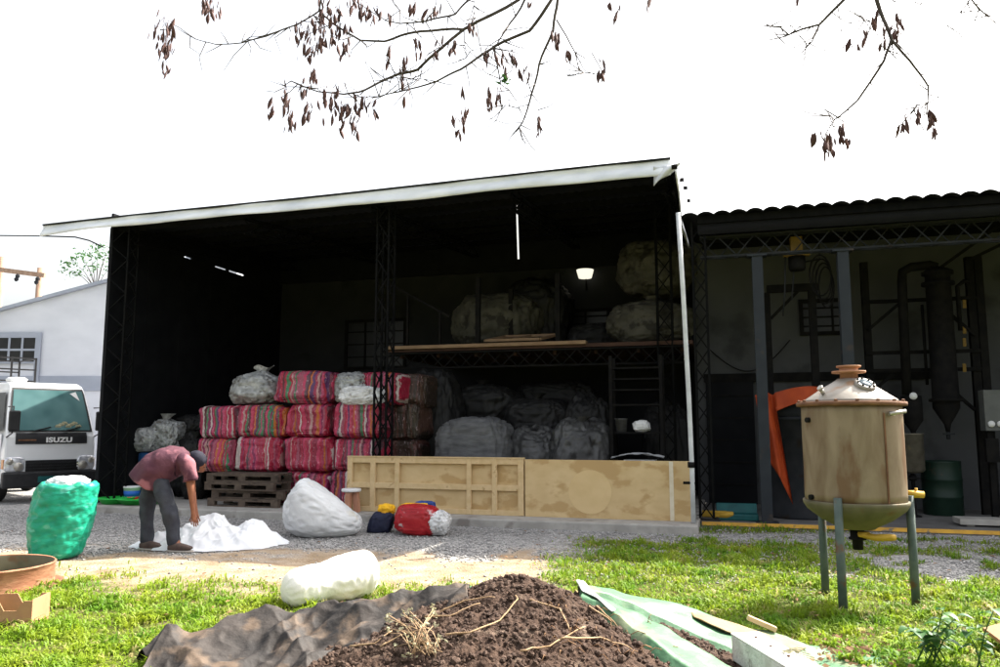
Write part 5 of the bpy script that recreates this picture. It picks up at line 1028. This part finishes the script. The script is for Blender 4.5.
# black tarp on the left: ground behind > crest > front > below the frame
crest = [PY(*q) for q in ((150, 655, 5.05), (165, 634, 5.25), (212, 626, 5.3), (228, 612, 5.42), (270, 608, 5.5), (300, 606, 5.52), (335, 607, 5.5), (380, 597, 5.45), (425, 595, 5.45), (470, 588, 5.35))]
back = [Vector((p.x*1.06-.03, p.y+.1+.35*p.z, .004)) for p in crest]
mid = [over(*q, .015) for q in ((120, 700, 4.75), (180, 668, 4.95), (225, 655, 5.05), (255, 650, 5.1), (290, 650, 5.12), (315, 650, 5.1), (345, 637, 5.1), (380, 622, 5.12), (420, 608, 5.15), (465, 592, 5.2))]
low = [Vector((p.x*.96+.08, p.y-.5, max(.01, mh(p.x+.1, p.y-.5)-.03))) for p in mid]
b = sheet([back, crest, mid, low], 260, 120, .06, 3.4, 3); solo(b, 'black_tarp', 'black_tarp', (-1.3, 5.2, 0), 'crumpled black plastic tarp with dusty brown folds left of the mound', 'tarp', solid=.004)
g1 = [PY(*q) for q in ((372, 612, 5.85), (400, 603, 5.9), (430, 595, 5.95), (472, 585, 5.9))]; g2 = [Vector((p.x+.05, p.y-.3, p.z-.02)) for p in g1]; g0 = [Vector((p.x, p.y+.12, .004)) for p in g1]
solo(sheet([g0, g1, g2], 40, 14, .02, 3, 8), 'green_strip', 'green_tarp', g1[1], 'narrow strip of green tarp showing behind the left of the mound', 'tarp', solid=.004)
# green tarp on the right
E1 = [over(*q) for q in ((577, 584, 5.12), (610, 588, 5.25), (650, 598, 5.35), (700, 612, 5.42), (750, 630, 5.42), (800, 644, 5.4), (840, 656, 5.36), (872, 668, 5.3), (930, 690, 5.1))]
E0 = [Vector((p.x*1.02+.05, p.y+.12+.3*p.z, .004)) for p in E1]
E2 = [over(*q) for q in ((580, 590, 5.0), (605, 594, 5.05), (630, 602, 5.08), (662, 616, 5.08), (700, 634, 5.06), (735, 652, 5.02), (770, 672, 4.95), (800, 690, 4.9), (860, 720, 4.75))]
E3 = [Vector((p.x-.02, p.y-.07, max(.01, p.z-.09))) for p in E2]
gt = thing('green_tarp', 'folded pale green tarp with white edge sloping off the right of the mound', 'tarp', (1.6, 5.2, 0))
sheet([E0, E1, E2, E3], 130, 44, .022, 2.6, 5).build('upper_fold', 'green_tarp', gt, solid=.005)
F1 = [over(*q) for q in ((584, 590, 4.97), (600, 596, 4.95), (622, 606, 4.93), (645, 618, 4.92), (668, 634, 4.9), (690, 648, 4.88), (722, 668, 4.84), (760, 692, 4.78))]
F2 = [over(*q) for q in ((580, 597, 4.85), (598, 608, 4.82), (616, 622, 4.8), (634, 636, 4.78), (652, 648, 4.76), (668, 660, 4.74), (684, 672, 4.7), (705, 690, 4.64))]
F0 = [Vector((p.x+.03, p.y+.06, p.z-.08)) for p in F1]; F3 = [Vector((p.x-.03, p.y-.05, p.z-.06)) for p in F2]
sheet([F0, F1, F2, F3], 110, 30, .02, 2.8, 9).build('lower_fold', 'green_tarp', gt, solid=.005)
W1 = [over(*q) for q in ((576, 583, 5.1), (582, 593, 4.9), (596, 606, 4.84), (612, 621, 4.8))]; W2 = [over(*q) for q in ((584, 585, 5.1), (592, 594, 4.92), (606, 606, 4.86), (616, 620, 4.82))]
sheet([[p+Vector((0, 0, .014)) for p in W1], [p+Vector((0, 0, .02)) for p in W2]], 30, 8, .008, 6, 2).build('white_hem', 'white_edge', gt, solid=.006)
T1 = [PY(*q)+Vector((0, 0, .012)) for q in ((690, 612, 5.36), (730, 624, 5.37), (770, 637, 5.34), (806, 650, 5.3))]; T2 = [PY(*q)+Vector((0, 0, .018)) for q in ((694, 620, 5.22), (726, 634, 5.2), (760, 646, 5.2), (800, 656, 5.2))]
solo(sheet([T1, T2], 40, 10, .012, 5, 2), 'tan_rag', 'tan_tarp', T1[1], 'tan worn rag lying on the green tarp beside the white block', 'rag', solid=.006)
a = PY(748, 622, 5.42); c = PY(776, 634, 5.4); solo(MB().bar(a+Vector((0, 0, .03)), c+Vector((0, 0, .03)), .05, .03), 'wood_offcut', 'timber', a, 'short light wood offcut at the far edge of the green tarp', 'wood offcut')
# white block
p0 = G(731, 634, .27); p1 = G(782, 665, .27); ax_ = (p1-p0).normalized(); sd = Vector((-ax_.y, ax_.x, 0)); sd = sd if sd.x > 0 else -sd
L = .75; wv = .18
blk = thing('white_block', 'white painted timber block with rusty edge lying on the green tarp', 'block', p0+ax_*.3-Vector((0, 0, .16)))
q8 = [p0, p0+ax_*L, p0+ax_*L+sd*wv, p0+sd*wv]; b = MB().add([v+Vector((0, 0, -.15)) for v in q8]+[v+Vector((0, 0, -.006)) for v in q8], [(3, 2, 1, 0), (4, 5, 6, 7), (0, 1, 5, 4), (1, 2, 6, 5), (2, 3, 7, 6), (3, 0, 4, 7)]); b.build('block_body', 'old_white_side', blk, bevel=.006)
q8 = [v+(v-sum(q8, Vector())/4).normalized()*.006 for v in q8]; b = MB().add([v+Vector((0, 0, -.005)) for v in q8]+[v+Vector((0, 0, .006)) for v in q8], [(3, 2, 1, 0), (4, 5, 6, 7), (0, 1, 5, 4), (1, 2, 6, 5), (2, 3, 7, 6), (3, 0, 4, 7)]); tpb = b.build('top_face', 'old_white', blk, bevel=.003)
for k in (.12, .3, .5): p = p0+ax_*k+sd*.1; MB().lathe([(.009, 0), (.009, .008), (.001, .009)], p+Vector((0, 0, .004)), 10).build('nail_head', 'rust', tpb)
b = MB()
for k in range(5): b.tube([p0+ax_*.42+sd*.1+Vector((0, 0, .012)), p0+ax_*(.42+.03*k)+sd*(.16-.02*k)+Vector((.03, 0, .03)), p0+ax_*(.38+.06*k)+sd*(.19-.01*k)+Vector((.05, 0, .015))], .003, 5)
solo(b, 'dry_sprig', 'leaf_pale', p0+ax_*.42, 'small dry sprig lying on top of the white block', 'sprig')
# weed and board at the right corner
wp = G(948, 672); wd_ = thing('leafy_weed', 'leafy green weed growing in the grass at the lower right corner', 'plant', wp)
def leafshape(b, p, d, L, W, droop=.3):
    sd = d.cross(Vector((0, 0, 1))).normalized(); nrm = sd.cross(d).normalized(); P = []
    for k in range(7): t = k/6; c = p+d*L*t-Vector((0, 0, droop*L*t*t)); w_ = W*math.sin(math.pi*min(1, t**.75*.97+.02)); P += [c-sd*w_+nrm*w_*.35, c, c+sd*w_+nrm*w_*.35]
    b.add(P, [(3*k+i, 3*k+i+1, 3*k+i+4, 3*k+i+3) for k in range(6) for i in range(2)], 0, True)
sb = MB()
for i in range(9):
    a = random.random()*6.283; base = wp+Vector((random.gauss(0, .12), random.gauss(0, .08), 0)); tp_ = base+Vector((.22*math.cos(a), .16*math.sin(a), random.uniform(.22, .4))); mi = (base+tp_)/2+Vector((0, 0, .05)); sb.tube([base, mi, tp_], [.006, .004, .003], 6)
    for k in range(6):
        t = .35+.65*k/5; p = base*(1-t)**2+(mi*2-(base+tp_)/2)*2*t*(1-t)+tp_*t*t; an = k*2.4+i; lb = MB(); leafshape(lb, p, Vector((math.cos(an), math.sin(an), .25)).normalized(), random.uniform(.07, .13), random.uniform(.02, .038), random.uniform(.2, .7)); lb.build('leaf', 'leaf_green', wd_)
sb.build('stem', 'leaf_green', wd_)
q = G(1003, 652); solo(MB().box((-.03, -.16, .01), (.14, .12, .035), rot=(.5, -.15, .3)).__class__().box((q.x-.03, q.y-.16, .06), (q.x+.16, q.y+.14, .085), rot=(.45, -.1, .35)), 'brown_board', 'card', Vector((q.x, q.y, 0)), 'brown board propped in the grass at the right edge', 'board')
b = MB()
for i in range(160):
    q = G(random.gauss(845, 30), random.gauss(655, 9)); d = Vector((random.gauss(0, 1), random.gauss(0, 1), .2)).normalized()*random.uniform(.012, .028); sd = d.orthogonal()*.45; p = q+Vector((0, 0, .02+random.random()*.03)); b.add([p-d, p+sd, p+d, p-sd], [(0, 1, 2, 3)])
o = solo(b, 'dead_leaves', 'leaf_dry', G(845, 655), 'drift of brown dead leaves at the far edge of the green tarp', 'fallen leaves'); o['kind'] = 'stuff'
# ------------------------------------------------------------------ overhanging tree, its trunk behind the camera
tr = thing('pod_tree', 'bare branched tree reaching in from above with dry brown hanging pods', 'tree', (3.6, -1.5, 0))
tq = Vector((3.3, -1.3, 4.6)); MB().tube([(3.6, -1.5, -.1), (3.62, -1.5, .3), (3.5, -1.45, 2), tq], [.3, .23, .19, .16], 18).build('trunk', 'bark', tr)
YB, YR = 6.0, 5.4
hubA = PY(560, -110, YB); hubB = PY(890, -90, YR)
def brk(pts, r, nm='branch', Y=YB):
    Q = [p if isinstance(p, Vector) else PY(p[0], p[1], Y+.35*nz(p[0]*.011, p[1]*.011, 3)) for p in pts]; W = []
    for k in range(len(Q)-1):
        for t in range(4): q = Q[k].lerp(Q[k+1], t/4); W.append(q+Vector((.012*nz(q.x*5, q.z*5, 1), .012*nz(q.x*5, q.z*5, 2), .012*nz(q.x*5, q.z*5, 3))))
    W.append(Q[-1]); n_ = len(W); mb = MB().tube(W, [.85*r*(1-.74*k/n_) for k in range(n_)], 8)
    for i in range(int(len(Q)*2.1) if r > .004 else 1):
        k = random.randrange(n_//3, n_); q = W[k]; d = Vector((random.gauss(0, 1), random.gauss(0, .5), random.gauss(-.35, .7))).normalized(); L = random.uniform(.08, .38); d2 = (d+Vector((random.gauss(0, .5), 0, random.gauss(.2, .4)))).normalized()
        mb.tube([q, q+d*L*.5, q+d*L*.5+d2*L*.5], [.0048, .0036, .002], 5)
    mb.build(nm, 'bark', tr)
MB().tube([tq, tq+Vector((-.5, 1.2, 1.1)), tq+Vector((-1.6, 3.6, 1.6)), hubA+Vector((.4, -1.2, .25)), hubA], [.12, .1, .075, .055, .035], 12).build('limb', 'bark', tr)
MB().tube([tq, tq+Vector((.2, 1.6, 1.0)), tq+Vector((.0, 4.0, 1.3)), hubB], [.11, .085, .06, .03], 12).build('limb', 'bark', tr)
BR = [([hubA, (519, 0), (464, 29), (418, 69), (400, 74), (384, 81), (358, 92), (344, 95), (319, 92), (291, 81)], .019), ([(464, 29), (420, 31), (400, 36), (384, 41), (361, 41), (333, 24), (319, 11), (297, 25), (266, 36), (241, 43), (216, 45), (196, 38), (174, 25)], .013),
      ([hubA, (525, 0), (506, 31), (494, 48)], .015), ([hubA, (551, 0), (529, 31), (495, 46), (481, 55), (460, 70), (436, 81), (400, 92), (372, 98)], .019), ([(494, 49), (497, 62), (500, 84), (509, 90)], .01),
      ([hubA, (557, 0), (553, 31), (539, 64), (529, 104), (523, 123), (516, 132)], .017), ([(557, 20), (575, 53), (579, 69), (585, 73)], .008), ([hubA, (470, 0), (456, 14), (425, 21), (400, 24), (386, 21), (353, 0)], .012),
      ([(529, 104), (515, 108), (503, 105)], .005), ([(524, 116), (530, 120), (538, 110)], .004), ([(575, 53), (585, 51), (592, 53)], .004), ([(579, 69), (568, 76), (559, 81)], .003), ([(464, 29), (465, 45), (466, 58)], .006), ([(481, 55), (478, 30), (474, 6), (476, -10)], .005),
      ([(384, 81), (370, 68), (360, 55)], .004), ([(400, 74), (425, 60), (432, 50)], .004), ([(358, 92), (340, 80), (325, 60)], .003), ([(436, 81), (420, 78), (402, 80)], .005), ([(384, 21), (400, 10), (385, -8)], .005), ([(291, 81), (285, 86), (281, 95)], .003), ([(174, 25), (166, 24), (160, 30)], .003), ([(319, 11), (322, -4), (330, -30), hubA], .009), ([(205, -2), (240, -30), (330, -60), hubA], .008)]
for p, r in BR: brk(p, r)
BRr = [([hubB, (843, 0), (819, 25), (789, 34), (769, 40)], .012), ([(789, 34), (782, 27), (761, 24)], .006), ([(819, 25), (811, 42), (804, 45)], .006), ([hubB, (876, 0), (882, 14), (891, 39), (884, 61), (858, 100), (834, 120)], .016), ([(891, 39), (910, 60), (928, 86), (928, 103), (921, 109)], .009),
       ([hubB, (971, 0), (956, 16), (938, 35)], .006), ([(971, 0), (979, 10), (991, 16)], .006), ([(882, 14), (873, 21), (865, 20), (860, 14)], .004), ([hubB, (930, -8), (915, 3), (890, 1)], .005), ([(834, 120), (829, 115), (824, 109)], .003), ([(921, 109), (914, 108), (911, 114)], .003)]
for p, r in BRr: brk(p, r*1.35, Y=YR)
def pods(px, py, n_, sx, sy, Y):
    n_ = int(n_*1.7+.5)
    b = MB(); c0 = PY(px, py, Y+.35*nz(px*.011, py*.011, 3)); top = PY(px, py-sy*1.1-5, Y+.35*nz(px*.011, py*.011, 3))
    for i in range(n_):
        p = PY(px+random.gauss(0, sx), py+random.gauss(0, sy), Y+.35*nz(px*.011, py*.011, 3)+random.gauss(0, .08)); L = random.uniform(.055, .115); W = L*random.uniform(.12, .19)
        d = Vector((random.gauss(0, .22), random.gauss(0, .2), -1)).normalized(); sd = Vector((math.cos(random.random()*6.28), math.sin(random.random()*6.28), 0)); sd = (sd-d*sd.dot(d)).normalized(); nn = d.cross(sd); bend = random.gauss(0, .12)
        V = []; 
        for k in range(6): t = k/5; w_ = W*math.sin(math.pi*min(.97, .06+t*.9)); c = p+d*L*(t-.5)+sd*bend*L*(t-.5)**2*2; V += [c-sd*w_, c+nn*w_*.3, c+sd*w_, c-nn*w_*.3]
        b.add(V, [(4*k+i_, 4*k+(i_+1) % 4, 4*k+4+(i_+1) % 4, 4*k+4+i_) for k in range(5) for i_ in range(4)], 0, True)
        b.tube([p-d*L*.47, p-d*L*.75, top], .0011, 4)
    b.build('pod_cluster', 'pod', tr)
for a in ((164, 30, 7, 6, 7), (166, 50, 14, 5, 9), (158, 40, 4, 5, 8), (166, 70, 3, 3, 4), (205, 4, 3, 3, 3), (212, 11, 9, 5, 5), (322, 8, 9, 3, 9), (322, 35, 14, 4, 10), (331, 30, 6, 4, 8), (308, 42, 14, 6, 11), (301, 36, 6, 4, 6), (336, 18, 6, 5, 6), (346, 45, 7, 5, 9), (343, 32, 4, 6, 4), (356, 5, 10, 6, 5), (366, 12, 5, 4, 5), (378, 17, 5, 4, 5), (392, 18, 3, 2, 3),
          (285, 104, 9, 2.5, 9), (290, 124, 8, 3, 6), (271, 112, 4, 1, 7), (303, 90, 4, 3, 4), (307, 114, 6, 3, 7), (315, 82, 4, 3, 6), (324, 105, 3, 4, 8), (333, 105, 6, 3, 8), (341, 114, 8, 3, 8), (349, 112, 3, 2, 3), (354, 130, 5, 2.5, 6), (337, 95, 4, 2, 4), (355, 107, 4, 2, 5), (362, 103, 4, 2, 4), (368, 108, 4, 2, 4), (375, 114, 3, 1.5, 3), (388, 60, 4, 1.5, 5), (415, 7, 4, 3, 4), (436, 12, 3, 2, 3), (424, 16, 3, 2, 3),
          (417, 50, 5, 2, 5), (436, 55, 3, 2, 6), (452, 48, 4, 2, 4), (437, 43, 3, 4, 2), (405, 70, 4, 4, 6), (404, 84, 5, 3, 6), (462, 91, 2, 1, 3), (465, 116, 5, 3, 3), (458, 130, 6, 3, 5), (489, 98, 5, 2, 6), (497, 98, 6, 3, 6), (503, 64, 5, 3, 7), (512, 62, 5, 2, 7), (519, 74, 3, 2, 3), (528, 73, 3, 2, 3), (556, 42, 6, 3, 4), (567, 59, 3, 1.5, 3), (597, 74, 2, 1, 2), (602, 72, 4, 2, 5), (539, 126, 5, 1.5, 5), (609, 4, 2, 1.5, 3), (617, 14, 3, 1.5, 4), (648, 4, 2, 1, 3), (486, 57, 3, 1.5, 4), (528, 5, 2, 1, 2), (473, 30, 3, 2, 4)):
    pods(*a, YB)
for a in ((848, 47, 2, 3, 1), (859, 47, 1, 1, 1), (865, 40, 3, 1.5, 4), (876, 22, 4, 2, 5), (884, 38, 4, 2, 6), (896, 35, 5, 2.5, 5), (900, 24, 3, 2, 4), (814, 142, 3, 1.5, 3), (825, 140, 7, 3, 5), (832, 148, 5, 2, 5), (843, 133, 6, 2, 6), (849, 142, 2, 1, 2), (898, 132, 2, 1, 2), (907, 122, 5, 4, 5), (919, 118, 4, 1.5, 3), (931, 121, 6, 2, 3), (935, 133, 4, 1, 3), (798, 2, 1, 1, 1)):
    pods(*a, YR)
pts = [PY(505+random.gauss(0, 2), 81+random.gauss(0, 2.2), YB+.35*nz(505*.011, 81*.011, 3)+random.gauss(0, .015)) for _ in range(24)]
leaf_mesh(pts, .03, 'leaf_green', 'leaf_tuft', tr)
